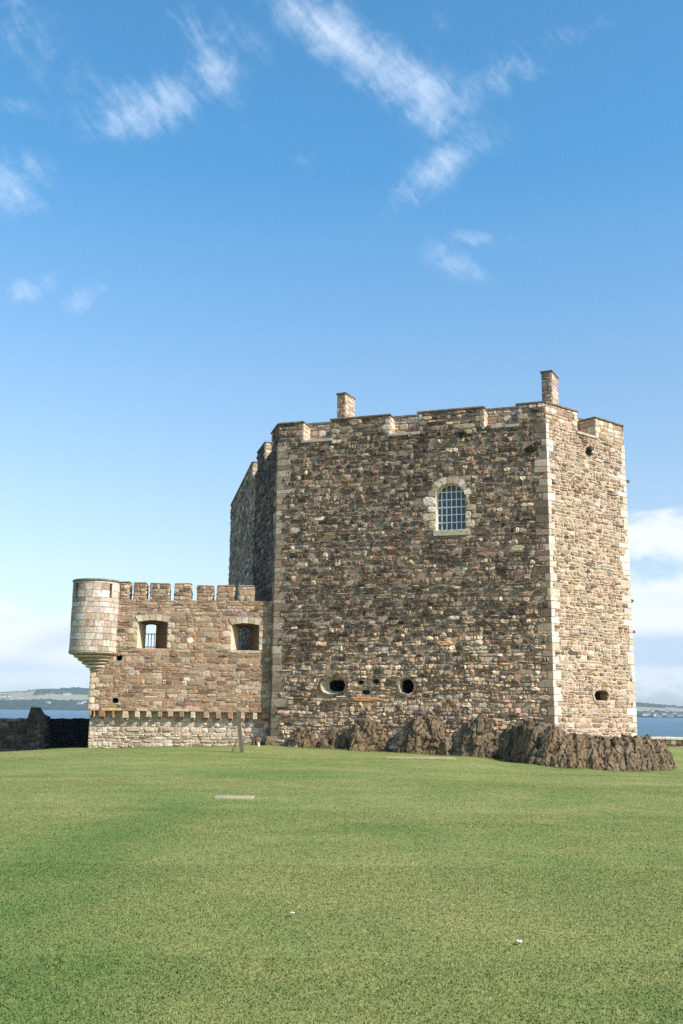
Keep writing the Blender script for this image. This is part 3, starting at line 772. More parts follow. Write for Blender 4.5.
# --- chimneys
def chimney(x_c, y_top, Y, wl_, wr_, yaw, zb, pal_l, cap):
    P = atY(x_c, y_top, Y); zt = P[2]
    c, s = math.cos(yaw), math.sin(yaw)
    Ul = np.array([c, s, 0]); Nl = np.array([s, -c, 0])       # left face runs along Ul up to the corner, right face goes back along -Nl
    g = MB(); O = np.array([P[0], P[1], 0.0]) - Ul * wl_
    boxm(g, O, Ul, Nl, 0, wl_, zb, zt, -wr_, 0, MORTAR)
    H = zt - zb
    rc = lay_courses(wl_, H, .2, .3, rg); stones(g, rc, O + np.array([0, 0, zb]), Ul, Nl, pal_l, rg, gap=.01, prot=(.008, .03), wav=0)
    rc = lay_courses(wr_, H, .2, .3, rg); stones(g, rc, np.array([P[0], P[1], zb]), -Nl, Ul, P_PALE, rg, gap=.01, prot=(.008, .025), wav=0)
    o = g.build('chimney', M_PALE, tower)
    g = MB(); boxm(g, O, Ul, Nl, -.05, wl_ + .05, zt + .003, zt + .10, -wr_ - .05, .05, MORTAR_DARK, bev=.015, jit=.008, rg=rg); g.build('chimney_cap', M_SLATE, o)
    g = MB(); boxm(g, O, Ul, Nl, wl_ * .25, wl_ * .75, zt + .102, zt + .16, -wr_ * .7, -wr_ * .3, MORTAR_DARK, bev=.01); g.build('chimney_cap', M_SLATE, o)
chimney(345.5, 394, 50.0, .48, 1.1, math.radians(-27), ZCR, P_ORANGE, True)
chimney(551.5, 372, 45.6, .50, 1.15, math.radians(-27), ZCR, P_TAN, True)

# ------------------------------------------------------------------ CURTAIN WALL with turret
YC = A[1] + 0.36
cwall = empty('curtain_wall', (-7.4, YC, 0)); tag(cwall, 'low battlemented tan stone wall with corbel row and two deep windows', 'castle wall')
XL = atY(88.5, 700, YC)[0]; XR = -3.16
cO = np.array([XL, YC, -0.9]); cU = np.array([1.0, 0, 0]); cN = np.array([0, -1.0, 0]); CW = XR - XL
def cu(x, y): return uv(x, y, cO, cU, cN)
zstr = cu(170, 711.5)[1]; zcre = cu(170, 600)[1]; zmer = cu(170, 584.5)[1]
TH = 1.25
OV = 0.28                                    # the upper wall oversails the lower by this much
mb = MB()
# embrasures
def emb(x0, x1, y0, y1, xi0, xi1):
    a, t = cu(x0, y0); b_, bt = cu(x1, y1)
    t0 = t; n = 8
    out = [(a, bt), (b_, bt)]; 
    for i in range(n + 1):
        k = i / n; out.append((b_ + (a - b_) * k, t0 - .08 + .08 * math.sin(PI * k)))
    ai, bi = (uv(x_, y0, cO - cN * TH, cU, cN)[0] for x_ in (xi0, xi1))
    inn = [(ai, bt + .02), (bi, bt + .02)]
    for i in range(n + 1):
        k = i / n; inn.append((bi + (ai - bi) * k, t0 - .14 + .04 * math.sin(PI * k)))
    return out, inn
e1, i1 = emb(138, 166.5, 620, 648.5, 146.5, 156.5)
e2, i2 = emb(231.5, 258.5, 623, 650.5, 240.5, 249.5)
hs = [px_ellipse(119.5, 658, 2.9, 2.7, (cO, cU, cN), p=5), px_ellipse(115.5, 700.5, 3.2, 3.0, (cO, cU, cN), p=3)]
holes = [e1, e2] + [h[4] for h in hs]
v0 = zstr
polyface(mb, cO, cU, cN, [(0, v0), (CW, v0), (CW, zcre), (0, zcre)], holes, MORTAR)
polyface(mb, cO, cU, -cN, [(0, v0 - 3), (CW, v0 - 3), (CW, zcre), (0, zcre)], [i1, i2] + [h[4] for h in hs[1:]], MORTAR, w=TH)
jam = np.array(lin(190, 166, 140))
jc = lambda i, n: np.array(lin(214, 194, 164)) if i == n - 1 else (np.array(lin(176, 156, 130)) if i == 0 else np.array(lin(104, 82, 66)))  # sunlit left jamb paler, shaded right jamb and head darker: light in the colour
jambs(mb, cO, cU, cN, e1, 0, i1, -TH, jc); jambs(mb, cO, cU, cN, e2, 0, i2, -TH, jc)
reveal(mb, cO, cU, cN, hs[0][4], 0, hs[0][4], -.5, dk, True, dk); reveal(mb, cO, cU, cN, hs[1][4], 0, hs[1][4], -TH, dk * 2)
# top, ends, underside
V = lambda u, v, w: cO + cU * u + np.array([0, 0, v]) + cN * w
for q in (((0, zcre, 0), (CW, zcre, 0), (CW, zcre, -TH), (0, zcre, -TH)), ((0, v0, 0), (0, zcre, 0), (0, zcre, -TH), (0, v0, -TH)), ((0, v0, 0), (0, v0, -TH), (CW, v0, -TH), (CW, v0, 0))):
    mb.add([V(*p) for p in q], [(0, 1, 2, 3)], MORTAR)
rgc = np.random.default_rng(99)
# dressed margins round the embrasures
def margin(loop, rg, jl=(.45, .22)):
    a = np.array(loop); u0, u1 = a[0, 0], a[1, 0]; vb = a[0, 1]; vt = a[2, 1]
    Z = []; v = vb; k = 0
    while v < vt - .03:
        h = .3 * rg.uniform(.85, 1.15)
        if vt - v - h < .15: h = vt - v
        l1 = jl[k % 2] * rg.uniform(.9, 1.2); l2 = jl[(k + 1) % 2] * rg.uniform(.7, 1.0)
        Z += [(u0 - l1, u0, v, v + h), (u1, min(u1 + l2, CW), v, v + h)]; v += h; k += 1
    n = 3
    Z.append((u0 - .12, u1 + .12, vb - .16, vb))
    return Z, (u0 - .15, u1 + .1, vt, vt + .38)
m1, t1 = margin(e1, rgc); m2, t2 = margin(e2, rgc)
# left corner quoins of the wall
cq = []; v = v0; k = 0
while v < cu(89, 672)[1]:
    h = .3 * rgc.uniform(.85, 1.2); cq.append((0, (.5, .28)[k % 2] * rgc.uniform(.9, 1.1), v, v + h)); v += h; k += 1
def cur_col(u, v, rg):
    o = P_ORANGE(u, v, rg); p = P_PALE(u, v, rg); t = P_TAN(u, v, rg)
    n = np.array([mnoise.fractal(Vector((a * 0.45, b_ * 0.45, 21.3)), 1.0, 2.0, 4) for a, b_ in zip(u, v)])
    r = rg.random(len(u))
    c = np.where((r < .12 + .4 * np.clip(n, 0, 1))[:, None], p * .70, o * .76)
    return np.where((r > .80 + .2 * n)[:, None], t * .8, c) * np.array([1.03, .99, .96])
RC = lay_courses(CW, zcre - v0, .22, .36, rgc, split=.2); RC[:, 2:] += v0
RC = trim(RC, [zones_of(e1, 0), zones_of(e2, 0)] + m1 + m2 + [t1, t2] + cq + [zones_of(h[4], .01) for h in hs])
stones(mb, RC, cO, cU, cN, cur_col, rgc, gap=.007, prot=(.002, .035), tilt=.5, wav=.07, jit=.17, rough=.4)
stones(mb, np.array(cq), cO, cU, cN, P_ASH, rgc, gap=.008, prot=(.02, .035), tilt=.2, wav=0, jit=.06)
for mm in (m1, m2): stones(mb, np.array(mm), cO, cU, cN, lambda u, v, r: np.where((r.random(len(u)) < .5)[:, None], P_ASH(u, v, r) * .85, P_ORANGE(u, v, r)), rgc, gap=.008, prot=(.02, .035), tilt=.15, wav=0, jit=.05)
for (u0, u1, vt, vtop), lp in ((t1, e1), (t2, e2)):           # flat arch stones
    n = 5; a = np.array(lp); L0, L1 = a[1, 0], a[0, 0]
    for i in range(n):
        k0, k1 = i / n + .01, (i + 1) / n - .01
        def pt(k, e): return (u1 + (u0 - u1) * k if e else L0 + (L1 - L0) * k, (vt + .08 * math.sin(PI * k)) + (.26 if e else 0))
        L = [pt(k0, 0), pt((k0 + k1) / 2, 0), pt(k1, 0), pt(k1, 1), pt((k0 + k1) / 2, 1), pt(k0, 1)]
        pr = rgc.uniform(.02, .035)
        mb.add([V(*p, pr) for p in L] + [V(*p, -.03) for p in L], [(0, 1, 2, 3, 4, 5)] + [(j, 6 + j, 6 + (j + 1) % 6, (j + 1) % 6) for j in range(6)], P_ASH(np.zeros(1), np.zeros(1), rgc)[0] * .8)
o = mb.build('wall', M_ASHLAR, cwall); o['label'] = 'tan squared rubble upper wall'
# lower wall, limewashed, set back
mb = MB(); LO = cO - cN * OV
zc0 = zstr - .42
boxm(mb, LO, cU, cN, 0.03, CW, 0, zstr - .004, -TH + OV + .01, 0, MORTAR_PALE)
RC = lay_courses(CW - .03, zstr - .25, .17, .30, rgc, split=.2)
RC[:, :2] += .03
_lo = pal([(206, 190, 160), (190, 172, 142), (216, 204, 178), (172, 152, 122), (152, 134, 108)], [5, 4, 4, 2, 1.2], .12)
def lo_pal(u, v, r): return _lo(u, v, r) * .80
stones(mb, RC, LO, cU, cN, lo_pal, rgc, gap=.014, prot=(.01, .06), tilt=.4, wav=.05, jit=.14)
o = mb.build('wall', M_PALE, cwall); o['label'] = 'pale limewashed rubble base wall'
# corbels and string course
gaps = [(91, 93.5), (94.6, 99), (105, 112), (114, 122.5), (128, 135), (139.5, 146), (151, 157.6), (162, 168), (173, 179.6), (184, 190.7), (195, 203.6), (209, 216), (221, 228), (233, 240.6), (244.6, 253), (257, 262)]
edges = [cu(89.5, 714)[0]] + [q for g_ in gaps for q in (cu(g_[0], 714)[0], cu(g_[1], 714)[0])] + [CW - .02]
for i in range(0, len(edges) - 1, 2):
    a, b_ = edges[i], edges[i + 1]
    if b_ - a < .05: continue
    g = MB(); h = .28 * rgc.uniform(.85, 1.15)
    col = (P_ASH if rgc.random() < .4 else P_ORANGE)(np.zeros(1), np.zeros(1), rgc)[0] * rgc.uniform(.7, .95)
    boxm(g, LO, cU, cN, a, b_, zstr - h, zstr - .008, -.05, OV + .05, col, bev=.02, jit=.012, rg=rgc)
    boxm(g, LO, cU, cN, a + .015, b_ - .015, zstr - h - .08, zstr - h - .006, -.05, OV * .5, col * .9, bev=.025, jit=.015, rg=rgc)
    g.build('corbel', M_ASHLAR, cwall)
u = 0.0
g = MB()
while u < CW - .05:
    l = rgc.uniform(.5, 1.0); b_ = min(u + l, CW)
    if rgc.random() < .92: boxm(g, cO, cU, cN, u + .004, b_ - .004, zstr + .004, zstr + .12, -.05, .045, P_ORANGE(np.zeros(1), np.zeros(1), rgc)[0], bev=.015, jit=.008, rg=rgc)
    u = b_
g.build('string_course', M_ASHLAR, cwall)
# merlons
for (x0, x1, yt) in ((121, 130, 583), (134.2, 146.3, 583.5), (150.5, 169, 584.2), (174.8, 191, 584.3), (197.3, 213, 586.3), (217.2, 234, 586.6), (238.8, 254.2, 587)):
    a, zt = cu(x0, yt); b_ = cu(x1, yt)[0]; h = zt - zcre
    g = MB(); MT = .55
    boxm(g, cO, cU, cN, a, b_, zcre, zt, -MT, 0, MORTAR)
    for (OO, UU, NN, WW) in ((cO + cU * a, cU, cN, b_ - a), (cO + cU * b_, -cN, cU, MT), (cO + cU * a - cN * MT, cN, -cU, MT)):
        stones(g, lay_courses(WW, h, .2, .36, rgc, split=.1), OO + np.array([0, 0, zcre]), UU, NN, cur_col if NN is cN else P_TAN, rgc, gap=.012, prot=(.01, .045), tilt=.4, wav=.02, jit=.13)
    o = g.build('merlon', M_ASHLAR, cwall)
    g = MB(); boxm(g, cO, cU, cN, a - .01, b_ + .01, zt + .003, zt + .075, -MT - .01, .03, P_TAN(np.zeros(1), np.zeros(1), rgc)[0], bev=.025, jit=.02, rg=rgc); g.build('coping', M_ASHLAR, o)
# unseen wall return behind the turret, added for shape and fuller shade
mb = MB(); RO = np.array([XL + .02, YC + 5.0, -0.9]); rU2 = np.array([0, -1.0, 0]); rN2 = np.array([-1.0, 0, 0])
boxm(mb, RO, rU2, rN2, 0, 5.0 - TH - .01, 0, zcre - .02, -1.1, 0, MORTAR)
stones(mb, lay_courses(5.0 - TH - .01, zcre - .05, .24, .4, rgc), RO, rU2, rN2, P_TAN, rgc, prot=(.01, .04))
mb.build('unseen_return_wall', M_ASHLAR, cwall)
# bars in the two windows
for (x0, x1, y0, y1, cross) in ((146.5, 156.5, 622, 648, [634, 647]), (240.5, 249.5, 625, 650, [640])):
    g = MB(); Ob = cO - cN * (TH - .12)
    def bu(x, y): return uv(x, y, Ob, cU, cN)
    a, t = bu(x0 + 1, y0 + 3); b_, bt = bu(x1 - 1, y1)
    nb = 3 if cross[0] == 634 else 5
    for i in range(nb):
        u_ = a + (b_ - a) * (i + .5) / nb; boxm(g, Ob, cU, cN, u_ - .014, u_ + .014, bt, (t if nb > 3 else bu(x0, 634)[1]), -.014, .014, (1, 1, 1))
    for y in cross:
        v_ = bu(x0, y)[1]; boxm(g, Ob, cU, cN, a - .1, b_ + .1, v_ - .02, v_ + .02, -.018, .018, (1, 1, 1))
    g.build('window_bars', M_IRON, cwall)

# ---- corner turret (part of the wall)
tc_ = atY(95.2, 620, YC - .05); TX, TY = tc_[0] - .04, YC + .12
TR = 23.0 / FPX * 47.2
z_of = lambda y: atY(95, y, YC)[2]
zt1, zt0, ztc = z_of(583), z_of(652), z_of(675)
def drum_courses(mb, cx, cy, r, z0, z1, ch, colf, rg, cw=.45, skip=None):
    z = z0
    while z < z1 - .02:
        h = ch * rg.uniform(.8, 1.2)
        if z1 - z - h < ch * .5: h = z1 - z
        a = rg.uniform(0, 1)
        end = a + 2 * PI
        while a < end - .01:
            da = min(cw * rg.uniform(.7, 1.3) / r, end - a)
            if end - a - da < .15: da = end - a
            cut = False
            rr_ = r + rg.uniform(-.008, .012); g_ = .006
            col = colf(np.zeros(1), np.array([z]), rg)[0]
            segs = max(2, int(da / .14)); V_ = []; 
            ts = [a + g_ / r + (da - 2 * g_ / r) * i / segs for i in range(segs + 1)]
            if skip and any(skip(t, z, z + h) for t in ts):
                a += da; continue
            for rad, zz in ((r - .05, z + g_), (rr_, z + g_ + .004), (rr_, z + h - g_ - .004), (r - .05, z + h - g_)):
                V_ += [(cx + rad * math.cos(t), cy + rad * math.sin(t), zz) for t in ts]
            m_ = segs + 1; F_ = []
            for k in range(3):
                for i in range(segs): F_.append((k * m_ + i, k * m_ + i + 1, (k + 1) * m_ + i + 1, (k + 1) * m_ + i))
            F_ += [(0, m_, 2 * m_, 3 * m_), (m_ - 1, 4 * m_ - 1, 3 * m_ - 1, 2 * m_ - 1)]
            mb.add(V_, F_, col); a += da
        z += h
def lathe(mb, cx, cy, prof, col, n=48):
    V_ = []; F_ = []
    for r, z in prof: V_ += [(cx + r * math.cos(2 * PI * i / n), cy + r * math.sin(2 * PI * i / n), z) for i in range(n)]
    for k in range(len(prof) - 1):
        for i in range(n): F_.append((k * n + i, k * n + (i + 1) % n, (k + 1) * n + (i + 1) % n, (k + 1) * n + i))
    mb.add(V_, F_, col)
def px_ang(x): 
    s = (x - 95.2) / 23.5; s = max(-.99, min(.99, s)); return -PI / 2 + math.asin(s)
slits = [px_ang(79), px_ang(112.7)]
zs0, zs1 = z_of(599), z_of(585)
def skip(t, za, zb_):
    if zb_ < zs0 + .02 or za > zs1 - .02: return False
    return any(abs((t - s + PI) % (2 * PI) - PI) < .055 for s in slits)
P_TUR = pal([(200, 186, 162), (186, 170, 146), (208, 198, 178), (170, 154, 132), (190, 168, 138), (158, 130, 108)], [4, 4, 3, 2, .25, .2], .09)
_tur = P_TUR
def P_TUR(u, v, r): return _tur(u, v, r) * .86
g = MB(); g2 = MB()
# slit band built from blocks on either side of each slit
zsp = [zt0]
drum_courses(g, TX, TY, TR, zt0, zs0, .27, P_TUR, rgc)
# courses with the slits: blocks end at the slit jambs
z = zs0
bounds = sorted([(s + d) for s in slits for d in (-.05, .05)])
for z_a, z_b in ((zs0, (zs0 + zs1) / 2), ((zs0 + zs1) / 2, zs1)):
    for (a0, a1) in ((slits[0] + .10, slits[1] - .055), (slits[1] + .055, slits[0] - .10 + 2 * PI)):
        nblk = max(1, round((a1 - a0) * TR / .45))
        for i in range(nblk):
            t0, t1 = a0 + (a1 - a0) * i / nblk + .006, a0 + (a1 - a0) * (i + 1) / nblk - .006
            segs = 6; ts = [t0 + (t1 - t0) * k / segs for k in range(segs + 1)]
            col = P_TUR(np.zeros(1), np.zeros(1), rgc)[0]; rr_ = TR + rgc.uniform(-.006, .012)
            V_ = []
            for rad, zz in ((TR - .3, z_a + .006), (rr_, z_a + .006), (rr_, z_b - .006), (TR - .3, z_b - .006)): V_ += [(TX + rad * math.cos(t), TY + rad * math.sin(t), zz) for t in ts]
            m_ = segs + 1
            g.add(V_, [(k * m_ + j, k * m_ + j + 1, (k + 1) * m_ + j + 1, (k + 1) * m_ + j) for k in range(3) for j in range(segs)] + [(0, m_, 2 * m_, 3 * m_), (m_ - 1, 4 * m_ - 1, 3 * m_ - 1, 2 * m_ - 1)], col)
if zt1 - zs1 > .06: drum_courses(g, TX, TY, TR, zs1, zt1, zt1 - zs1, P_TUR, rgc)
lathe(g, TX, TY, [(0.02, zt0 + .01), (TR - .03, zt0 + .01), (TR - .03, zs0 - .01)], MORTAR)
lathe(g, TX, TY, [(TR - .28, zs0), (TR - .28, zt1 - .02), (0.02, zt1 - .02)], dk)
lathe(g, TX, TY, [(TR - .03, zs0 - .012), (TR - .29, zs0 - .012)], MORTAR)
tur = g.build('turret', M_ASHLAR, cwall); tur['label'] = 'round pale ashlar corner turret on stepped corbels'
g = MB(); lathe(g, TX, TY, [(TR - .35, zt1 + .0), (TR + .0, zt1 + .0), (TR + .04, zt1 + .02), (TR + .04, zt1 + .08), (TR + .01, zt1 + .10), (.02, zt1 + .13)], MORTAR_DARK); g.build('coping', M_SLATE, tur)
# stepped corbelling: rings shrink towards the wall corner
KX, KY = XL + .30, YC + .22
nr = 7
for i in range(nr):
    k = i / nr; k2 = (i + 1) / nr
    za, zb_ = zt0 + (ztc - zt0) * k2 + .01, zt0 + (ztc - zt0) * k - .004
    r = TR * (1 - .95 * k ** .92) + (.03 if i == 0 else 0); cx, cy = TX + (KX - TX) * k, TY + (KY - TY) * k
    g = MB(); h = zb_ - za
    lathe(g, cx, cy, [(max(r - .28, .03), za), (r - .10, za + .01), (r - .015, za + h * .45), (r, za + h * .6), (r, zb_ - .01), (r - .3 if r > .4 else .02, zb_)], P_TUR(np.zeros(1), np.zeros(1), rgc)[0], n=40)
    g.build('corbel_ring', M_ASHLAR, tur)

# ------------------------------------------------------------------ boundary wall beyond the curtain wall (left)
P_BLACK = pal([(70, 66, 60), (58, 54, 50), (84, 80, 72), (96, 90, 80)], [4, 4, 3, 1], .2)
YL = 49.0
def at_ground(x, y, Y): return atY(x, y, Y)
bw = empty('boundary_wall', (-18, YL, -.5)); tag(bw, 'low dark rough stone wall ending in a pointed pier beside the water', 'stone wall')
lO = np.array([-34.0, YL, -1.2]); lU = np.array([1.0, 0, 0]); lN = np.array([0, -1.0, 0])
x_p0 = atY(28, 720, YL)[0]; x_p1 = atY(45.5, 730, YL)[0]; zwt = atY(14, 719.5, YL)[2]
mb = MB(); LW = x_p0 + 34.0
boxm(mb, lO, lU, lN, 0, LW, 0, zwt + 1.2 - .08, -.6, 0, MORTAR_DARK * .6)
stones(mb, lay_courses(LW, zwt + 1.2 - .1, .2, .34, rgc), lO, lU, lN, P_BLACK, rgc, prot=(.01, .07), tilt=.5, jit=.14)
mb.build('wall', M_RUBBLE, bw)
mb = MB(); u = 0
while u < LW - .05:
    l = min(rgc.uniform(.25, .5), LW - u); boxm(mb, lO, lU, lN, u + .01, u + l - .01, zwt + 1.2 - .078, zwt + 1.2 + rgc.uniform(.0, .06), -.66, .05, P_BLACK(np.zeros(1), np.zeros(1), rgc)[0] * 1.3, bev=.03, jit=.02, rg=rgc); u += l
mb.build('coping', M_RUBBLE, bw)
mb = MB(); pk = atY(34, 707.5, YL)[2]; sh = atY(44, 717, YL)[2]
xa, xb, xk, xk2 = x_p0, x_p1, atY(32, 708, YL)[0], atY(36, 708, YL)[0]
yy = YL - .16
outl = [(xa, -1.2), (xb, -1.2), (xb, sh), (atY(40.5, 715, YL)[0], sh + .12), (xk2, pk), (xk, pk + .02), (xa + .03, pk - .42)]
n = len(outl)
mb.add([(x, yy, z) for x, z in outl] + [(x, yy + .9, z) for x, z in outl], [tuple(range(n)), tuple(range(2 * n - 1, n - 1, -1))] + [(i, n + i, n + (i + 1) % n, (i + 1) % n) for i in range(n)], MORTAR_DARK * .6)
rc = lay_courses(xb - xa, pk + 1.2 - .05, .2, .3, rgc)
def slope_top(u): x = xa + u; return np.interp(x, [xa, xk, xk2, xb], [pk - .42, pk, pk, sh]) + 1.2
rc = rc[(rc[:, 3] <= np.minimum(slope_top(rc[:, 0]), slope_top(rc[:, 1])) + .06)]
stones(mb, rc, (xa, yy, -1.2), lU, lN, P_BLACK, rgc, prot=(.01, .07), tilt=.5, jit=.14)
stones(mb, lay_courses(.9, sh + 1.2, .2, .3, rgc), (xb, yy, -1.2), (0, 1.0, 0), (1.0, 0, 0), P_BLACK, rgc, prot=(.01, .05))
mb.build('pier', M_RUBBLE, bw)
# recessed link wall, dark stone with its deep shadow also put into the colour
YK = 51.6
lk = empty('link_wall', (-13.2, YK, -.5)); tag(lk, 'dark stone wall in deep shade between the pointed pier and the castle corner', 'stone wall')
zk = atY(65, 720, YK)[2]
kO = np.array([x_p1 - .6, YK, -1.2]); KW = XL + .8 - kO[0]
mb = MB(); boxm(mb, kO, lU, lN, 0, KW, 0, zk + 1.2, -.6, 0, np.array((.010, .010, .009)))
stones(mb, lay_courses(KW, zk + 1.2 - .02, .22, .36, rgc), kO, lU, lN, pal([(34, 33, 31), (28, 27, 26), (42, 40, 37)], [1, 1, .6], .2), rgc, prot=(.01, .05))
M_LINK_SHADE = stone_mat('shadow_dark_stone', .5, .02, .3)
mb.build('wall', M_LINK_SHADE, lk)
mb = MB(); u = 0
while u < KW - .05:
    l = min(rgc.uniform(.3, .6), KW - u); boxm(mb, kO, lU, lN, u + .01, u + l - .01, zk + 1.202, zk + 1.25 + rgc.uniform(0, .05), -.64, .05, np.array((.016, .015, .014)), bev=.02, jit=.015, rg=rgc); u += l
mb.build('coping', M_LINK_SHADE, lk)

# low wall at the right edge of the lawn
sw = empty('sea_wall', (28, 64, -.5)); tag(sw, 'low brown stone wall with pale top at right edge of the lawn', 'stone wall')
P0 = np.array([15.0, 66.5]); P1 = np.array([48.0, 60.5])
O, U, Nn, W = wall_frame(P0, P1, -1.4)
z1 = atY(665, 740.5, 64)[2] + 1.4
mb = MB(); boxm(mb, O, U, Nn, 0, W, 0, z1, -.6, 0, MORTAR_DARK)
stones(mb, lay_courses(W, z1 - .02, .2, .36, rgc), O, U, Nn, P_DARK, rgc, prot=(.01, .08), tilt=.5, jit=.14)
mb.build('wall', M_RUBBLE, sw)
mb = MB(); u = 0
while u < W - .1:
    l = min(rgc.uniform(.6, 1.2), W - u); boxm(mb, O, U, Nn, u + .01, u + l - .01, z1 + .002, z1 + .15 + rgc.uniform(0, .03), -.9, .06, P_WHITE(np.zeros(1), np.zeros(1), rgc)[0], bev=.03, jit=.015, rg=rgc); u += l
mb.build('coping', M_PALE, sw)

# ------------------------------------------------------------------ ROCKS
def fract(p, oc=5): return mnoise.fractal(Vector(p), 0.9, 2.1, oc)
def ridge(p, oc=4):
    s, a, t = 0.0, 1.0, 0.0
    v = Vector(p)
    for _ in range(oc):
        s += a * (1 - abs(mnoise.noise(v)) * 2); t += a; a *= .5; v = v * 2.1
    return s / t
rock_cols = [np.array(lin(122, 106, 88)), np.array(lin(98, 84, 68)), np.array(lin(160, 144, 120)), np.array(lin(78, 67, 55)), np.array(lin(126, 104, 80))]
def rock_colour(V):
    out = np.empty((len(V), 3))
    for i, p in enumerate(V):
        a = fract((p[0] * .9, p[1] * .9, p[2] * .35), 4) * .5 + .5; b_ = fract((p[0] * 3 + 9, p[1] * 3, p[2] * 2), 3) * .5 + .5
        a = min(max(a, 0), 1); b_ = min(max(b_, 0), 1)
        c = rock_cols[0] * (1 - a) + rock_cols[1] * a if a < .55 else rock_cols[1] * .4 + rock_cols[4] * .6
        c = c * (1 - .5 * max(0, b_ - .5) * 2) + rock_cols[2] * (.5 * max(0, b_ - .5) * 2)
        out[i] = c
    return out
def hull_block(bm, c, half, rg, tilt, taper=.25, n=18):
    """one angular block: the convex hull of points on a jittered box"""
    pts = []
    for _ in range(n):
        p = rg.uniform(-1, 1, 3); a = rg.integers(0, 3); p[a] = math.copysign(1, p[a])
        if rg.random() < .6: b_ = (a + 1) % 3; p[b_] = math.copysign(rg.uniform(.8, 1), p[b_])
        k = 1 - taper * (p[2] + 1) / 2
        pts.append(np.array([p[0] * half[0] * k, p[1] * half[1] * k, p[2] * half[2]]))
    ex, ey, ez = tilt
    Mx = np.array((Matrix.Rotation(ez, 3, 'Z') @ Matrix.Rotation(ey, 3, 'Y') @ Matrix.Rotation(ex, 3, 'X')))
    vs = [bm.verts.new(Mx @ p + np.array(c)) for p in pts]
    r = bmesh.ops.convex_hull(bm, input=vs)
    loose = [v for v in set(r['geom_interior'] + r['geom_unused']) if isinstance(v, bmesh.types.BMVert)]
    bmesh.ops.delete(bm, geom=loose, context='VERTS')
def fuse(name, bm, label, voxel=.035, parent=None):
    """melds the blocks into one skin and roughens it"""
    me = bpy.data.meshes.new('blocks'); bmesh.ops.recalc_face_normals(bm, faces=bm.faces); bm.to_mesh(me); bm.free()
    t = bpy.data.objects.new('blocks', me); COL.objects.link(t)
    md = t.modifiers.new('r', 'REMESH'); md.mode = 'VOXEL'; md.voxel_size = voxel; md.use_smooth_shade = False
    dg = bpy.context.evaluated_depsgraph_get(); me2 = bpy.data.meshes.new_from_object(t.evaluated_get(dg))
    bpy.data.objects.remove(t); bpy.data.meshes.remove(me)
    nv = len(me2.vertices); V = np.empty(nv * 3); me2.vertices.foreach_get('co', V); V = V.reshape(-1, 3)
    Nn = np.empty(nv * 3); me2.vertices.foreach_get('normal', Nn); Nn = Nn.reshape(-1, 3)
    F_ = [tuple(p.vertices) for p in me2.polygons]; bpy.data.meshes.remove(me2)
    d = np.empty(nv)
    for i_, p in enumerate(V):
        q = Vector((p[0] * 1.0 - p[2] * .45, p[1], p[2]))
        f, cp = mnoise.voronoi(Vector((q.x * 3.2 + .12 * mnoise.noise(q * 4), q.y * 3.2, q.z * 1.5)))
        d[i_] = (mnoise.cell_vector(cp[0] * 17.3).x - .5) * .05 + .035 * fract(q * 4.5, 5) - .085 * max(0, 1 - (f[1] - f[0]) / .15) + .018 * mnoise.noise(q * 17)
    V = V + Nn * d[:, None]
    mb = MB(); mb.add(V, F_, rock_colour(V) * np.array([.90, .87, .80])); o = mb.build(name, M_ROCK, smooth=False); tag(o, label, 'rock'); return o
def blob(name, cx, cy, cz, sx, sy, sz, seed, label, lean=(0, 0), n=None, slant=.25, **kw):
    rg_ = np.random.default_rng(int(seed * 10)); bm = bmesh.new()
    n = n or int(np.clip(sx * sz * 26, 4, 22))
    hull_block(bm, (cx, cy + .1 * sy, cz - .1 * sz), (sx * .78, sy * .75, sz * .82), rg_, (0, lean[0], rg_.uniform(-.2, .2)), n=26)
    for k in range(n):
        h = (rg_.uniform(.24, .5) * sx, rg_.uniform(.3, .6) * sy, rg_.uniform(.28, .6) * sz)
        a = rg_.uniform(-1, 1); top = 1 - .45 * abs(a) ** 2
        c = (cx + a * (sx - h[0]), cy - rg_.uniform(-.2, .9) * (sy - h[1] * .6), cz - sz + h[2] + rg_.random() * max(0, 2 * sz * top - 2 * h[2]))
        hull_block(bm, c, h, rg_, (rg_.uniform(-.2, .25), slant * rg_.uniform(.2, 1.5) + lean[0], rg_.uniform(-.5, .5)))
    return fuse(name, bm, label)
def rock_px(name, x0, x1, yt, yb, Y, dep, seed, label, **kw):
    """boulder that spans x0..x1 and rises from yb to yt at distance Y"""
    l = atY(x0, yb, Y); r_ = atY(x1, yb, Y); t = atY((x0 + x1) / 2, yt, Y)
    zb = l[2] - .35; h = t[2] - zb
    return blob(name, (l[0] + r_[0]) / 2, Y + dep * .35, zb + h / 2, abs(r_[0] - l[0]) / 2 * 1.12, dep * 1.1, h / 2 * 1.08, seed, label, **kw)
def wy(x):                                              # distance of the tower front along its foot
    return float(on_plane(x, 745, fO, fN)[1])
rock_px('boulder', 252, 262, 736, 748, 46.15, .22, 1.1, 'small dark boulder at the foot of the shaded wall, left of two', sub=4, amp=.10, crack=.05, boxy=2.3)
rock_px('boulder', 263, 277, 733, 748, 45.9, .3, 2.3, 'dark boulder at the foot of the tower left corner', sub=4, amp=.12, crack=.06, boxy=2.3)
rock_px('boulder', 287, 319, 727, 750, wy(303) - .25, .45, 3.7, 'low dark rough boulder at the tower foot, left of a pale pointed stone', amp=.2, crack=.15)
rock_px('boulder', 318, 332, 737, 750, wy(325) - .35, .30, 4.2, 'pale leaning stone under the oval gun loop', sub=4, amp=.12, crack=.05, lean=(.2, 0), boxy=2.4)
rock_px('boulder', 326, 348, 724, 750, wy(336) - .15, .45, 4.9, 'small craggy dark rock below the oval gun loop', sub=4, amp=.18, crack=.1)
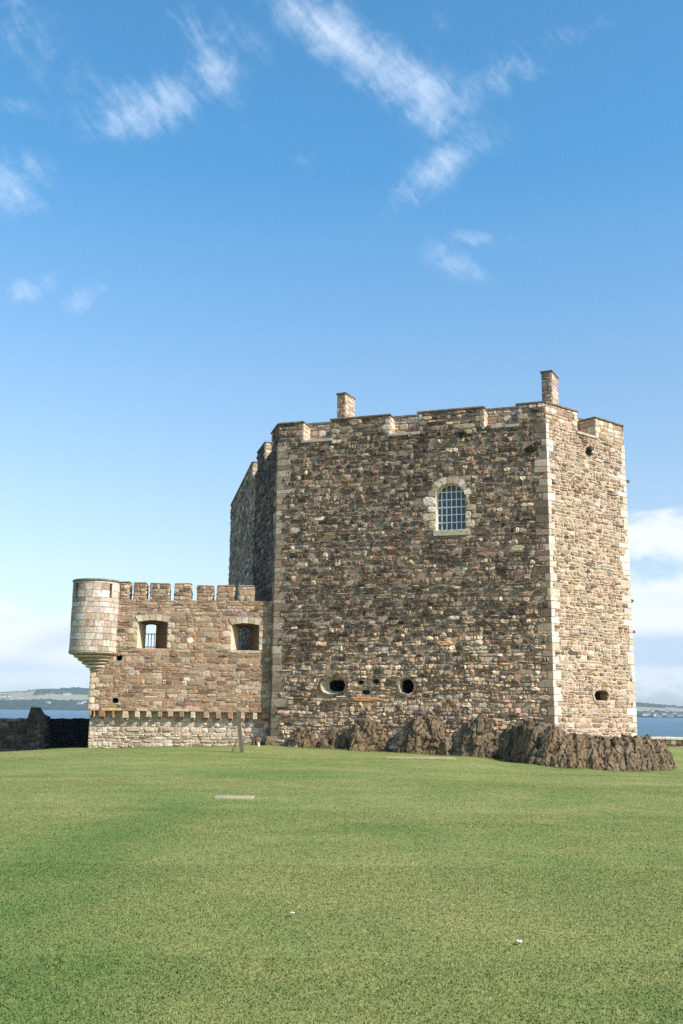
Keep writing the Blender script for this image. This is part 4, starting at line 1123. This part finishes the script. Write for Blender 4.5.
rock_px('boulder', 349, 386, 714, 751, wy(366) - .35, .55, 5.9, 'craggy dark boulder below the reddish lintel stone', amp=.30, crack=.22)
rock_px('boulder', 404, 450, 712, 755, wy(428) - .55, .75, 6.4, 'large rounded brown boulder at the foot of the tower below the round gun loop', amp=.26, crack=.16, boxy=2.6)
rock_px('boulder', 384, 408, 723, 752, wy(396) + .35, .3, 8.8, 'dark recessed rock between two bigger boulders at the tower foot', sub=4, amp=.2, crack=.14)
rock_px('boulder', 459, 503, 717, 757, wy(480) - .25, .65, 7.6, 'craggy split dark rock between the big boulder and the rock outcrop', amp=.34, crack=.26)
rock_px('boulder', 500, 524, 722, 759, wy(512) + .0, .5, 9.6, 'dark upright rock beside the end of the large outcrop', amp=.25, crack=.2)

def outcrop():
    """the ledge of bedrock under the right corner: a craggy face swept along its foot"""
    foot_px = [(517, 759), (526, 761.5), (540, 764.5), (560, 768), (580, 770), (600, 771.5), (625, 772), (648, 772), (664, 771), (671, 769)]
    def foot_world(x, y, Y): return atY(x, y, Y)
    Ys = [42.3, 41.2, 40.5, 40.3, 40.9, 41.7, 42.8, 44.2, 45.4, 47.0]
    P = [np.array([atY(x, y, Y)[0], Y, ground_z(atY(x, y, Y)[0], Y)[0]]) for (x, y), Y in zip(foot_px, Ys)]
    # carry the foot round the back corner
    e = P[-1]
    P += [e + np.array([.05, 1.6, .1]), e + np.array([-.5, 3.6, .2]), e + np.array([-1.6, 5.2, .25])]
    top_px = [717, 722, 727, 732, 735, 737, 740, 737, 738, 741]
    T = []
    inn = np.array([9.9, 46.5, 0.0])
    for i, p in enumerate(P):
        d = inn - p; d[2] = 0; d /= np.linalg.norm(d)
        if i < 10: zt = atY(foot_px[i][0], top_px[i], Ys[i] + .7)[2]
        else: zt = T[-1][2] - .1
        T.append(np.array([*(p + d * .75)[:2], zt]))
    P = np.array(P); T = np.array(T)
    sl = np.concatenate([[0], np.cumsum(np.linalg.norm(np.diff(P[:, :2], axis=0), axis=1))])
    rg_ = np.random.default_rng(42); bm = bmesh.new()
    def at(arr, x): return np.array([np.interp(x, sl, arr[:, k]) for k in range(3)])
    x = 0.0
    while x < sl[-1]:
        w = rg_.uniform(.45, .95)
        p, t = at(P, x + w / 2), at(T, x + w / 2); q = at(P, x + w / 2 + .1) - at(P, x + w / 2 - .1); yaw = math.atan2(q[1], q[0])
        d = t - p; d[2] = 0; d /= np.linalg.norm(d); H = t[2] - p[2]
        # core that reaches in under the wall
        c = p + d * (1.0 + .35); hull_block(bm, (c[0], c[1], p[2] + H * .42), (w * .75, 1.05, H * .62 * rg_.uniform(.72, 1.08)), rg_, (rg_.uniform(-.06, .06), rg_.uniform(.0, .2), yaw), taper=.12, n=30)
        # upright slabs standing in front of it
        for k in range(2):
            hw = rg_.uniform(.16, .36); hh = H * rg_.uniform(.42, .66); c = p + d * rg_.uniform(.10, .45) + np.array([math.cos(yaw), math.sin(yaw), 0]) * rg_.uniform(-.3, .3) * w
            hull_block(bm, (c[0], c[1], p[2] - .2 + hh * .95), (hw, rg_.uniform(.25, .45), hh), rg_, (rg_.uniform(-.30, -.08), rg_.uniform(.10, .42), yaw + rg_.uniform(-.45, .45)), taper=.35, n=20)
        if rg_.random() < .7:
            hh = H * rg_.uniform(.14, .28); c = p + d * rg_.uniform(.0, .25)
            hull_block(bm, (c[0], c[1], p[2] + hh * .5), (rg_.uniform(.18, .4), .3, hh), rg_, (-.1, rg_.uniform(-.2, .5), yaw + rg_.uniform(-.6, .6)))
        x += w * .8
    fuse('rock_outcrop', bm, 'long craggy brown bedrock ledge with slanting ribs under the pale tower corner', .04)
outcrop()

# ------------------------------------------------------------------ small things on the lawn
def gpoint(x, y):
    d = ray(x, y); t = 3.0
    for _ in range(4000):
        p = EYE + d * t
        if p[2] <= ground_z(p[0], p[1])[0]: break
        t += .03
    return p
# wooden post with a brace
pt = gpoint(242.5, 752.5)
post = empty('wooden_post', pt); tag(post, 'leaning grey wooden post with a short brace on the grass by the wall', 'post')
hgt = atY(237.5, 711, pt[1])[2] - pt[2]; topx = atY(238, 711, pt[1])[0]
bm_post = MB()
def leaning(mb, p0, p1, w, d, col):
    p0, p1 = np.array(p0, float), np.array(p1, float)
    q = []
    for p, s in ((p0, 1.0), (p1, .9)): q += [p + np.array([a * w * s, b_ * d * s, 0]) for a, b_ in ((-1, -1), (1, -1), (1, 1), (-1, 1))]
    mb.add(q, [(0, 3, 2, 1), (4, 5, 6, 7), (0, 1, 5, 4), (1, 2, 6, 5), (2, 3, 7, 6), (3, 0, 4, 7)], col)
leaning(bm_post, pt - np.array([0, 0, .2]), (topx, pt[1], pt[2] + hgt), .075, .075, (1, 1, 1)); bm_post.build('shaft', M_WOOD, post)
g = MB(); leaning(g, (atY(231, 752, pt[1])[0], pt[1] - .02, pt[2] - .1), (atY(236.5, 742, pt[1])[0] + .02, pt[1], pt[2] + .52), .03, .03, (1, 1, 1)); g.build('brace', M_WOOD, post)
g = MB(); leaning(g, (atY(236.3, 744, pt[1])[0], pt[1] - .0, pt[2] + .44), (atY(241, 745, pt[1])[0], pt[1], pt[2] + .40), .025, .025, (1, 1, 1)); g.build('brace', M_WOOD, post)
# pale marker stone by the tower corner
p = gpoint(258.6, 747)
g = MB(); boxm(g, p, cU, cN, -.06, .06, -.2, .20, -.05, .05, np.array(lin(206, 196, 170)), bev=.02, jit=.015, rg=rg)
o = g.build('marker_stone', M_PALE); tag(o, 'tiny pale upright stone in the grass in front of the shaded strip of wall', 'stone')
# flat slabs set in the turf
def slab(x0, x1, yc, w, label, h=.03):
    a, b_ = gpoint(x0, yc), gpoint(x1, yc); u_ = b_ - a; L = np.linalg.norm(u_[:2]); 
    g = MB(); n = max(1, round(L / .9)); 
    for i in range(n):
        c0, c1 = a + u_ * (i / n), a + u_ * ((i + 1) / n)
        zz = (c0[2] + c1[2]) / 2
        boxm(g, (c0[0] + .005, (c0[1] + c1[1]) / 2 - w / 2, zz), (1.0, 0, 0), (0, 1.0, 0), 0, L / n - .01, -.08, h, 0, w, np.array(lin(200, 188, 160)), bev=.012, jit=.006, rg=rg)
    o = g.build('paving_slab', M_SLAB); tag(o, label, 'slab')
slab(214.5, 253.5, 798, .42, 'short pale stone slab lying alone in the middle of the lawn', .035)
slab(386, 451, 757.8, .8, 'long pale stone strip in the grass below the round boulder', .02)
def scrap(x, y, s, label):
    p = gpoint(x, y); g = MB()
    c = p + np.array([0, 0, .022]); n = 5
    V_ = []; 
    for i in range(n):
        for j in range(n): V_.append(c + np.array([(i / (n - 1) - .5) * s, (j / (n - 1) - .5) * s * 1.2, .35 * s * abs(mnoise.noise(Vector((i * .9 + x, j * .8, 1)))) + (.010 if True else 0)]))
    g.add(V_, [(i * n + j, (i + 1) * n + j, (i + 1) * n + j + 1, i * n + j + 1) for i in range(n - 1) for j in range(n - 1)], (1, 1, 1))
    V2 = np.array(V_) - np.array([0, 0, .004]); g.add(V2, [(i * n + j, i * n + j + 1, (i + 1) * n + j + 1, (i + 1) * n + j) for i in range(n - 1) for j in range(n - 1)], (1, 1, 1))
    o = g.build('paper_scrap', M_LITTER); tag(o, label, 'litter')
scrap(519.5, 946, .035, 'small white crumpled scrap on the grass at lower right')
scrap(292.5, 917, .028, 'tiny white scrap on the grass at lower centre')

# ------------------------------------------------------------------ sea, hills, far houses
ZSEA = -6.4
m, nt, b = new_mat('sea_water'); M_SEA = m
b.inputs['Base Color'].default_value = (0.045, 0.105, 0.150, 1); b.inputs['Roughness'].default_value = 0.35; b.inputs['Specular IOR Level'].default_value = 0.35
pos = N(nt, 'ShaderNodeNewGeometry').outputs['Position']
mp = N(nt, 'ShaderNodeMapping'); nt.links.new(pos, mp.inputs['Vector']); mp.inputs['Scale'].default_value = (.35, .12, 1)
nz = noise(nt, 1.0, 6, 0.7, mp.outputs['Vector'])
bp = N(nt, 'ShaderNodeBump'); bp.inputs['Strength'].default_value = 1.0; bp.inputs['Distance'].default_value = 1.2
nt.links.new(nz.outputs['Fac'], bp.inputs['Height']); nt.links.new(bp.outputs['Normal'], b.inputs['Normal'])
mb = MB(); S = 7000.0
gx = np.linspace(-S, S, 15); V_ = [(x, y, ZSEA) for y in gx for x in gx]
mb.add(V_, [(j * 15 + i, j * 15 + i + 1, (j + 1) * 15 + i + 1, (j + 1) * 15 + i) for j in range(14) for i in range(14)], (1, 1, 1))
tag(mb.build('water', M_SEA), kind='structure')

def px_az(x): d = ray(x, 711); return math.degrees(math.atan2(d[0], d[1]))
def px_el(x, y): d = ray(x, y); return math.degrees(math.atan2(d[2], math.hypot(d[0], d[1])))
m, nt, b = new_mat('far_hillside'); M_HILL = m
pos = N(nt, 'ShaderNodeNewGeometry').outputs['Position']
mp = N(nt, 'ShaderNodeMapping'); nt.links.new(pos, mp.inputs['Vector']); mp.inputs['Scale'].default_value = (.0042, .0022, .006)
vo = N(nt, 'ShaderNodeTexVoronoi'); nt.links.new(mp.outputs['Vector'], vo.inputs['Vector']); vo.inputs['Scale'].default_value = 1.0
sp = N(nt, 'ShaderNodeSeparateColor'); nt.links.new(vo.outputs['Color'], sp.inputs[0])
rp = N(nt, 'ShaderNodeValToRGB'); nt.links.new(sp.outputs[0], rp.inputs['Fac']); rp.color_ramp.interpolation = 'CONSTANT'
el = rp.color_ramp.elements
el[0].position = 0; el[0].color = (.045, .065, .030, 1); el[1].position = .30; el[1].color = (.12, .16, .06, 1)
for p_, c_ in ((.5, (.05, .07, .035, 1)), (.62, (.30, .27, .15, 1)), (.78, (.15, .18, .08, 1)), (.9, (.06, .08, .04, 1))):
    e = el.new(p_); e.color = c_
at = N(nt, 'ShaderNodeAttribute', attribute_name='Col').outputs['Color']
spa = N(nt, 'ShaderNodeSeparateColor'); nt.links.new(at, spa.inputs[0])
nw = noise(nt, .02, 5, .65, pos)
wood = mixc(nt, maprange(nt, nw.outputs['Fac'], .35, .65), (.020, .032, .018), (.055, .07, .035))
c = mixc(nt, spa.outputs[0], rp.outputs['Color'], wood)
nt.links.new(c, b.inputs['Base Color']); b.inputs['Roughness'].default_value = 1.0; b.inputs['Specular IOR Level'].default_value = 0
def hills():
    az = np.arange(-60, 60.01, .06); rs = np.concatenate([np.linspace(3000, 3400, 16), np.linspace(3440, 4200, 14), np.linspace(4260, 5600, 14)])
    # skyline elevation (degrees) of ridges over azimuth
    def sky(a): 
        pts = [(-60, 1.0), (-40, 1.5), (px_az(0), px_el(0, 692)), (px_az(22), px_el(22, 691)), (px_az(38), px_el(38, 688)), (px_az(58), px_el(58, 688.5)), (px_az(85), px_el(85, 690.5)), (px_az(120), px_el(120, 691)), (-4, 1.0), (4, .9), (px_az(600), px_el(600, 698)), (px_az(637), px_el(637, 703.5)), (px_az(652), px_el(652, 704.5)), (px_az(683), px_el(683, 707.5)), (22, .3), (30, .6), (60, .8)]
        return np.interp(a, [p[0] for p in pts], [p[1] for p in pts])
    V_, Cc = [], []
    sk = sky(az)
    for r in rs:
        t = (r - 3000) / 2600
        g = min(1, t / .55) ** .75
        for a, s in zip(az, sk):
            x, y = r * math.sin(math.radians(a)), r * math.cos(math.radians(a))
            fn = mnoise.fractal(Vector((x * .0016, y * .0016, 4)), 1, 2, 4)
            hmax = 8 + math.tan(math.radians(s)) * r
            h = hmax * g * (1 + .16 * fn * (1 - abs(2 * t - 1) * .5)) if t > 0 else 0
            if t > .55: h = min(h, hmax) * (1 - .25 * ((t - .55) / .45))
            wd = mnoise.fractal(Vector((x * .0035, y * .0018, 9)), 1, 2, 3)
            w = 1.0 if (r < 3180 + 330 * (.5 + mnoise.fractal(Vector((a * .55, 3.3, 0)), 1, 2, 4)) or wd > .14) else 0.0
            if r < 3060 : w = 1.0
            tree = w * (5 + 9 * abs(mnoise.noise(Vector((x * .05, y * .03, 2))))) if r > 3010 else 0
            V_.append((x, y, ZSEA - .5 + max(0, h) + tree * min(1, (r - 3000) / 80))); Cc.append((w, w, w))
    na = len(az); nr_ = len(rs)
    # far side drops to the sea
    mb = MB(); idx = np.arange(na * nr_).reshape(nr_, na)
    Fh = np.stack([idx[:-1, :-1], idx[:-1, 1:], idx[1:, 1:], idx[1:, :-1]], -1).reshape(-1, 4)
    mb.add_np(np.array(V_), Fh, np.array(Cc)); o = mb.build('hills', M_HILL, smooth=True); tag(o, kind='structure')
    return o
hl = hills()
dg = bpy.context.evaluated_depsgraph_get()
M_HWALL = plain_mat('white_harling', (.46, .45, .42), .8, .1, 1); M_HROOF = plain_mat('slate_roof', lin(96, 88, 86), .8, .2, 1)
def house(x, y, label, group, s=1.0):
    d = Vector(ray(x, y)).normalized()
    hit, loc, nrm, i = hl.ray_cast(Vector(EYE), d)
    if not hit: return
    o = empty('house', loc); tag(o, label, 'house', group)
    w, dp, h = 9 * s, 6 * s, 5.5 * s; a = rgc.uniform(-.5, .5); ca, sa = math.cos(a), math.sin(a)
    U_ = np.array([ca, sa, 0]); N_ = np.array([sa, -ca, 0]); O_ = np.array(loc)
    g = MB(); boxm(g, O_, U_, N_, -w, w, -4, h, -dp, dp, (1, 1, 1)); g.build('wall', M_HWALL, o)
    g = MB(); P_ = [O_ + U_ * u_ + N_ * n_ + np.array([0, 0, z]) for u_ in (-w - .4, w + .4) for n_, z in ((-dp - .5, h - .05), (dp + .5, h - .05), (0, h + 4.5 * s))]
    g.add(P_, [(0, 2, 1), (3, 4, 5), (0, 3, 5, 2), (1, 2, 5, 4), (0, 1, 4, 3)], (1, 1, 1)); g.build('roof', M_HROOF, o)
for x, y, s in ((3, 697, 1), (8, 696.8, .8), (21, 698, .7), (48, 703, .7), (66, 695, 1.0), (69, 694.5, .8), (80, 704, .9), (84, 702.5, .7)):
    house(x, y, 'tiny white house on the far shore left of the castle', 'houses on the left far shore', s)
for x, y, s in ((645, 715.5, .9), (650, 714.5, .7), (655, 716, 1), (659, 717, .8), (664, 715, .7), (670, 716.5, .9), (675, 714, .7), (680, 716, .8), (652, 711.5, .6), (667, 712, .6)):
    house(x, y, 'tiny pale house in the town on the far shore right of the tower', 'houses on the right far shore', s)

# ------------------------------------------------------------------ haze
m = bpy.data.materials.new('haze_air'); m.use_nodes = True; nt = m.node_tree; nt.nodes.clear()
out = nt.nodes.new('ShaderNodeOutputMaterial'); pv = nt.nodes.new('ShaderNodeVolumePrincipled')
pv.inputs['Color'].default_value = (.62, .80, 1.0, 1); pv.inputs['Density'].default_value = 0.00010; pv.inputs['Anisotropy'].default_value = 0.0
nt.links.new(pv.outputs['Volume'], out.inputs['Volume'])
mb = MB(); S2 = 7300.0
mb.add([(x, y, z) for z in (ZSEA - 3.2, 190.0) for x, y in ((-S2, -S2), (S2, -S2), (S2, S2), (-S2, S2))], [(0, 3, 2, 1), (4, 5, 6, 7), (0, 1, 5, 4), (1, 2, 6, 5), (2, 3, 7, 6), (3, 0, 4, 7)], (1, 1, 1))
hz = mb.build('haze', m); tag(hz, 'thin pale blue sea haze in the air over the water', 'haze', kind='stuff')

# ------------------------------------------------------------------ light and sky
sd = bpy.data.lights.new('sun', 'SUN'); so = bpy.data.objects.new('sun', sd); COL.objects.link(so)
sd.energy = 4.4; sd.angle = math.radians(.53); sd.color = (1.0, .945, .87)
az, el_ = math.radians(SUN_AZ), math.radians(SUN_EL)
sdir = Vector((math.sin(az) * math.cos(el_), -math.cos(az) * math.cos(el_), math.sin(el_)))     # towards the sun
so.rotation_euler = sdir.to_track_quat('Z', 'Y').to_euler()
world = bpy.data.worlds.new('World'); scene.world = world; world.use_nodes = True
nt = world.node_tree; bg = nt.nodes['Background']
sky = nt.nodes.new('ShaderNodeTexSky'); sky.sky_type = 'NISHITA'; sky.sun_disc = False
sky.sun_elevation = el_; sky.sun_rotation = math.atan2(sdir.x, sdir.y)
sky.altitude = 0; sky.air_density = 1.0; sky.dust_density = 0.9; sky.ozone_density = 1.6
tc = nt.nodes.new('ShaderNodeTexCoord').outputs['Generated']
def M(op, a, b_=None, c_=None, clamp=False):
    n = nt.nodes.new('ShaderNodeMath'); n.operation = op; n.use_clamp = clamp
    for s, v in zip(n.inputs, (a, b_, c_)):
        if v is None: continue
        if isinstance(v, (int, float)): s.default_value = v
        else: nt.links.new(v, s)
    return n.outputs[0]
sx = nt.nodes.new('ShaderNodeSeparateXYZ'); nt.links.new(tc, sx.inputs[0])
AZ = M('MULTIPLY', M('ARCTAN2', sx.outputs[0], sx.outputs[1]), 180 / PI)
EL = M('MULTIPLY', M('ARCSINE', sx.outputs[2]), 180 / PI)
def cloud_noise(sc, det, rough, stretch=(1, 1, 1), rot=0.0, dist=0.0, off=0.0):
    mp = nt.nodes.new('ShaderNodeMapping'); nt.links.new(tc, mp.inputs['Vector'])
    mp.inputs['Scale'].default_value = stretch; mp.inputs['Rotation'].default_value = (0, rot, 0); mp.inputs['Location'].default_value = (off, off * .7, 0)
    n = nt.nodes.new('ShaderNodeTexNoise'); n.inputs['Scale'].default_value = sc; n.inputs['Detail'].default_value = det; n.inputs['Roughness'].default_value = rough; n.inputs['Distortion'].default_value = dist
    nt.links.new(mp.outputs['Vector'], n.inputs['Vector']); return n.outputs['Fac']
def mask(lst):
    tot = None
    for (x, y, a, b_, rot, amp) in lst:
        u0, v0 = px_az(x) if False else math.degrees(math.atan2(ray(x, y)[0], ray(x, y)[1])), px_el(x, y)
        ce = math.cos(math.radians(v0))
        du = M('MULTIPLY', M('SUBTRACT', AZ, u0), ce); dv = M('SUBTRACT', EL, v0)
        c, s = math.cos(math.radians(rot)), math.sin(math.radians(rot))
        p = M('ADD', M('MULTIPLY', du, c), M('MULTIPLY', dv, s)); q = M('ADD', M('MULTIPLY', du, -s), M('MULTIPLY', dv, c))
        d = M('ADD', M('POWER', M('ABSOLUTE', M('DIVIDE', p, a)), 2.0), M('POWER', M('ABSOLUTE', M('DIVIDE', q, b_)), 2.0))
        g = M('MULTIPLY', M('POWER', 2.718, M('MULTIPLY', d, -1.0)), amp)
        tot = g if tot is None else M('ADD', tot, g)
    return tot
def ss(v, a, b_):
    n = nt.nodes.new('ShaderNodeMapRange'); n.interpolation_type = 'SMOOTHSTEP'; nt.links.new(v, n.inputs['Value'])
    n.inputs['From Min'].default_value = a; n.inputs['From Max'].default_value = b_; return n.outputs['Result']
# wisps: px position in the sky, half sizes in degrees, tilt, strength
wisp = mask([(370, 58, 4.8, 1.5, -36, .85), (330, 30, 3.0, 1.0, -40, .5), (425, 92, 1.8, 1.2, -50, .75), (165, 100, 3.4, 1.3, 30, .72), (205, 55, 3.6, .8, -52, .62), (130, 120, 2.2, .9, 20, .4),
             (12, 185, 2.2, 1.7, 20, .85), (418, 186, 2.2, 1.2, 28, .62), (447, 163, 1.3, .6, 30, .5), (458, 263, 2.0, .8, -22, .75), (482, 238, 2.0, .5, -8, .55), (28, 290, 1.6, .7, 25, .7), (85, 300, 1.5, .7, 30, .62), (308, 162, 1.2, .6, -10, .4), (505, 75, 4.0, 1.2, 20, .40), (15, 108, 1.5, .5, 0, .4), (565, 40, 1.2, .6, 0, .35), (437, 20, 1.0, .8, 0, .3), (20, 15, 2.5, 1.5, -20, .45), (75, 85, 3.5, 1.5, -10, .3), (230, 30, 3, 1.2, -30, .3), (300, 20, 3.0, 1.0, -30, .4), (520, 60, 2, 1.2, 0, .22), (600, 20, 2, 1.0, 0, .15), (480, 150, 3, 1.2, 20, .3)])
nz1 = cloud_noise(10, 9, .62, (1, 1, 1), 0, .5); nz2 = cloud_noise(27, 8, .64, (1, 1, 1), 0, .3, 3.1)
def streaks(rot, sc, st, off):
    cb = nt.nodes.new('ShaderNodeCombineXYZ'); c_, s_ = math.cos(math.radians(rot)), math.sin(math.radians(rot))
    nt.links.new(M('MULTIPLY', M('ADD', M('MULTIPLY', AZ, c_), M('MULTIPLY', EL, s_)), sc), cb.inputs[0])
    nt.links.new(M('MULTIPLY', M('ADD', M('MULTIPLY', AZ, -s_), M('MULTIPLY', EL, c_)), sc * st), cb.inputs[1]); cb.inputs[2].default_value = off
    n = nt.nodes.new('ShaderNodeTexNoise'); n.inputs['Scale'].default_value = 1.0; n.inputs['Detail'].default_value = 9; n.inputs['Roughness'].default_value = .66; n.inputs['Distortion'].default_value = .5
    nt.links.new(cb.outputs[0], n.inputs['Vector']); return n.outputs['Fac']
nz3 = streaks(-38, .42, 2.6, 4.2); nz4 = streaks(30, .6, 1.8, 9.1)
nzw = M('ADD', M('ADD', M('MULTIPLY', nz1, .25), M('MULTIPLY', nz2, .15)), M('ADD', M('MULTIPLY', nz3, .40), M('MULTIPLY', nz4, .20)))
wd = M('MULTIPLY', ss(M('ADD', M('MULTIPLY', wisp, .75), M('MULTIPLY', M('SUBTRACT', nzw, .5), 3.4)), .05, 1.75), .56)
wd = M('MULTIPLY', wd, ss(wisp, .03, .45))
# low cumulus banks near the horizon
cum = mask([(665, 535, 3.6, 1.5, 8, 1.0), (640, 548, 2.0, .8, 0, .35), (672, 600, 4.6, 1.6, 0, .95), (680, 630, 6, 1.8, 0, .8), (670, 682, 6.5, 1.2, 0, .75), (20, 640, 5.5, 1.5, 0, .95), (-30, 630, 4.0, 1.8, 0, .8), (70, 655, 5, 1.4, 0, .75), (0, 675, 9, 1.0, 0, .7), (760, 620, 5, 2.4, 0, .9), (-140, 620, 6, 2.2, 0, .9), (340, 660, 12, 2.0, 0, .8), (900, 640, 8, 2.5, 0, .9), (-300, 650, 9, 2, 0, .8)])
nc1 = cloud_noise(17, 9, .60, (1, 1, 1.9), 0, .2, 7.0); nc2 = cloud_noise(5, 5, .55, (1, 1, 3.2), 0, .3, 2.0)
cd = M('MULTIPLY', ss(M('ADD', cum, M('MULTIPLY', M('SUBTRACT', nc1, .5), 2.8)), .20, 1.15), M('MULTIPLY', ss(cum, .05, .5), .92))
shade = ss(M('ADD', mask([(672, 655, 7, .75, 0, 1.2), (665, 640, 6, .7, 0, .5), (665, 600, 3, .8, 0, .32), (60, 640, 3, .8, 20, .5), (20, 668, 5, .5, 0, .45), (0, 618, 2, .5, 0, .3)]), M('MULTIPLY', M('SUBTRACT', nc2, .5), .5)), .0, 1.0)
SKY_STR = 0.125
def mixw(f, a, b_):
    n = nt.nodes.new('ShaderNodeMix'); n.data_type = 'RGBA'
    for s, v in ((n.inputs['Factor'], f), (n.inputs['A'], a), (n.inputs['B'], b_)):
        if isinstance(v, (int, float)): s.default_value = v
        elif isinstance(v, tuple): s.default_value = (*v, 1)
        else: nt.links.new(v, s)
    return n.outputs['Result']
ccol = mixw(shade, (5.6, 5.8, 6.0), (3.4, 4.1, 5.1))
hs = nt.nodes.new('ShaderNodeHueSaturation'); mrs = nt.nodes.new('ShaderNodeMapRange'); nt.links.new(EL, mrs.inputs['Value']); mrs.inputs['From Min'].default_value = 4; mrs.inputs['From Max'].default_value = 30; mrs.inputs['To Min'].default_value = .82; mrs.inputs['To Max'].default_value = 1.12; nt.links.new(mrs.outputs['Result'], hs.inputs['Saturation']); mrv = nt.nodes.new('ShaderNodeMapRange'); nt.links.new(EL, mrv.inputs['Value']); mrv.inputs['From Min'].default_value = 1; mrv.inputs['From Max'].default_value = 26; mrv.inputs['To Min'].default_value = .92; mrv.inputs['To Max'].default_value = 1.17; nt.links.new(mrv.outputs['Result'], hs.inputs['Value'])
tint = nt.nodes.new('ShaderNodeMix'); tint.data_type = 'RGBA'; tint.blend_type = 'MULTIPLY'; 
nt.links.new(sky.outputs['Color'], tint.inputs['A']); tint.inputs['B'].default_value = (.76, 1.10, 1.14, 1); nt.links.new(ss(EL, 1.0, 34.0), tint.inputs['Factor'])
nt.links.new(tint.outputs['Result'], hs.inputs['Color'])
c = mixw(wd, hs.outputs['Color'], (7.4, 7.7, 8.2))
c = mixw(cd, c, ccol)
nt.links.new(c, bg.inputs['Color']); bg.inputs['Strength'].default_value = SKY_STR

scene.view_settings.view_transform = 'Standard'; scene.view_settings.look = 'None'; scene.view_settings.exposure = 0.6; scene.view_settings.gamma = 1
scene.render.engine = 'CYCLES'
scene.cycles.volume_bounces = 0; scene.cycles.max_bounces = 6; scene.cycles.use_denoising = False
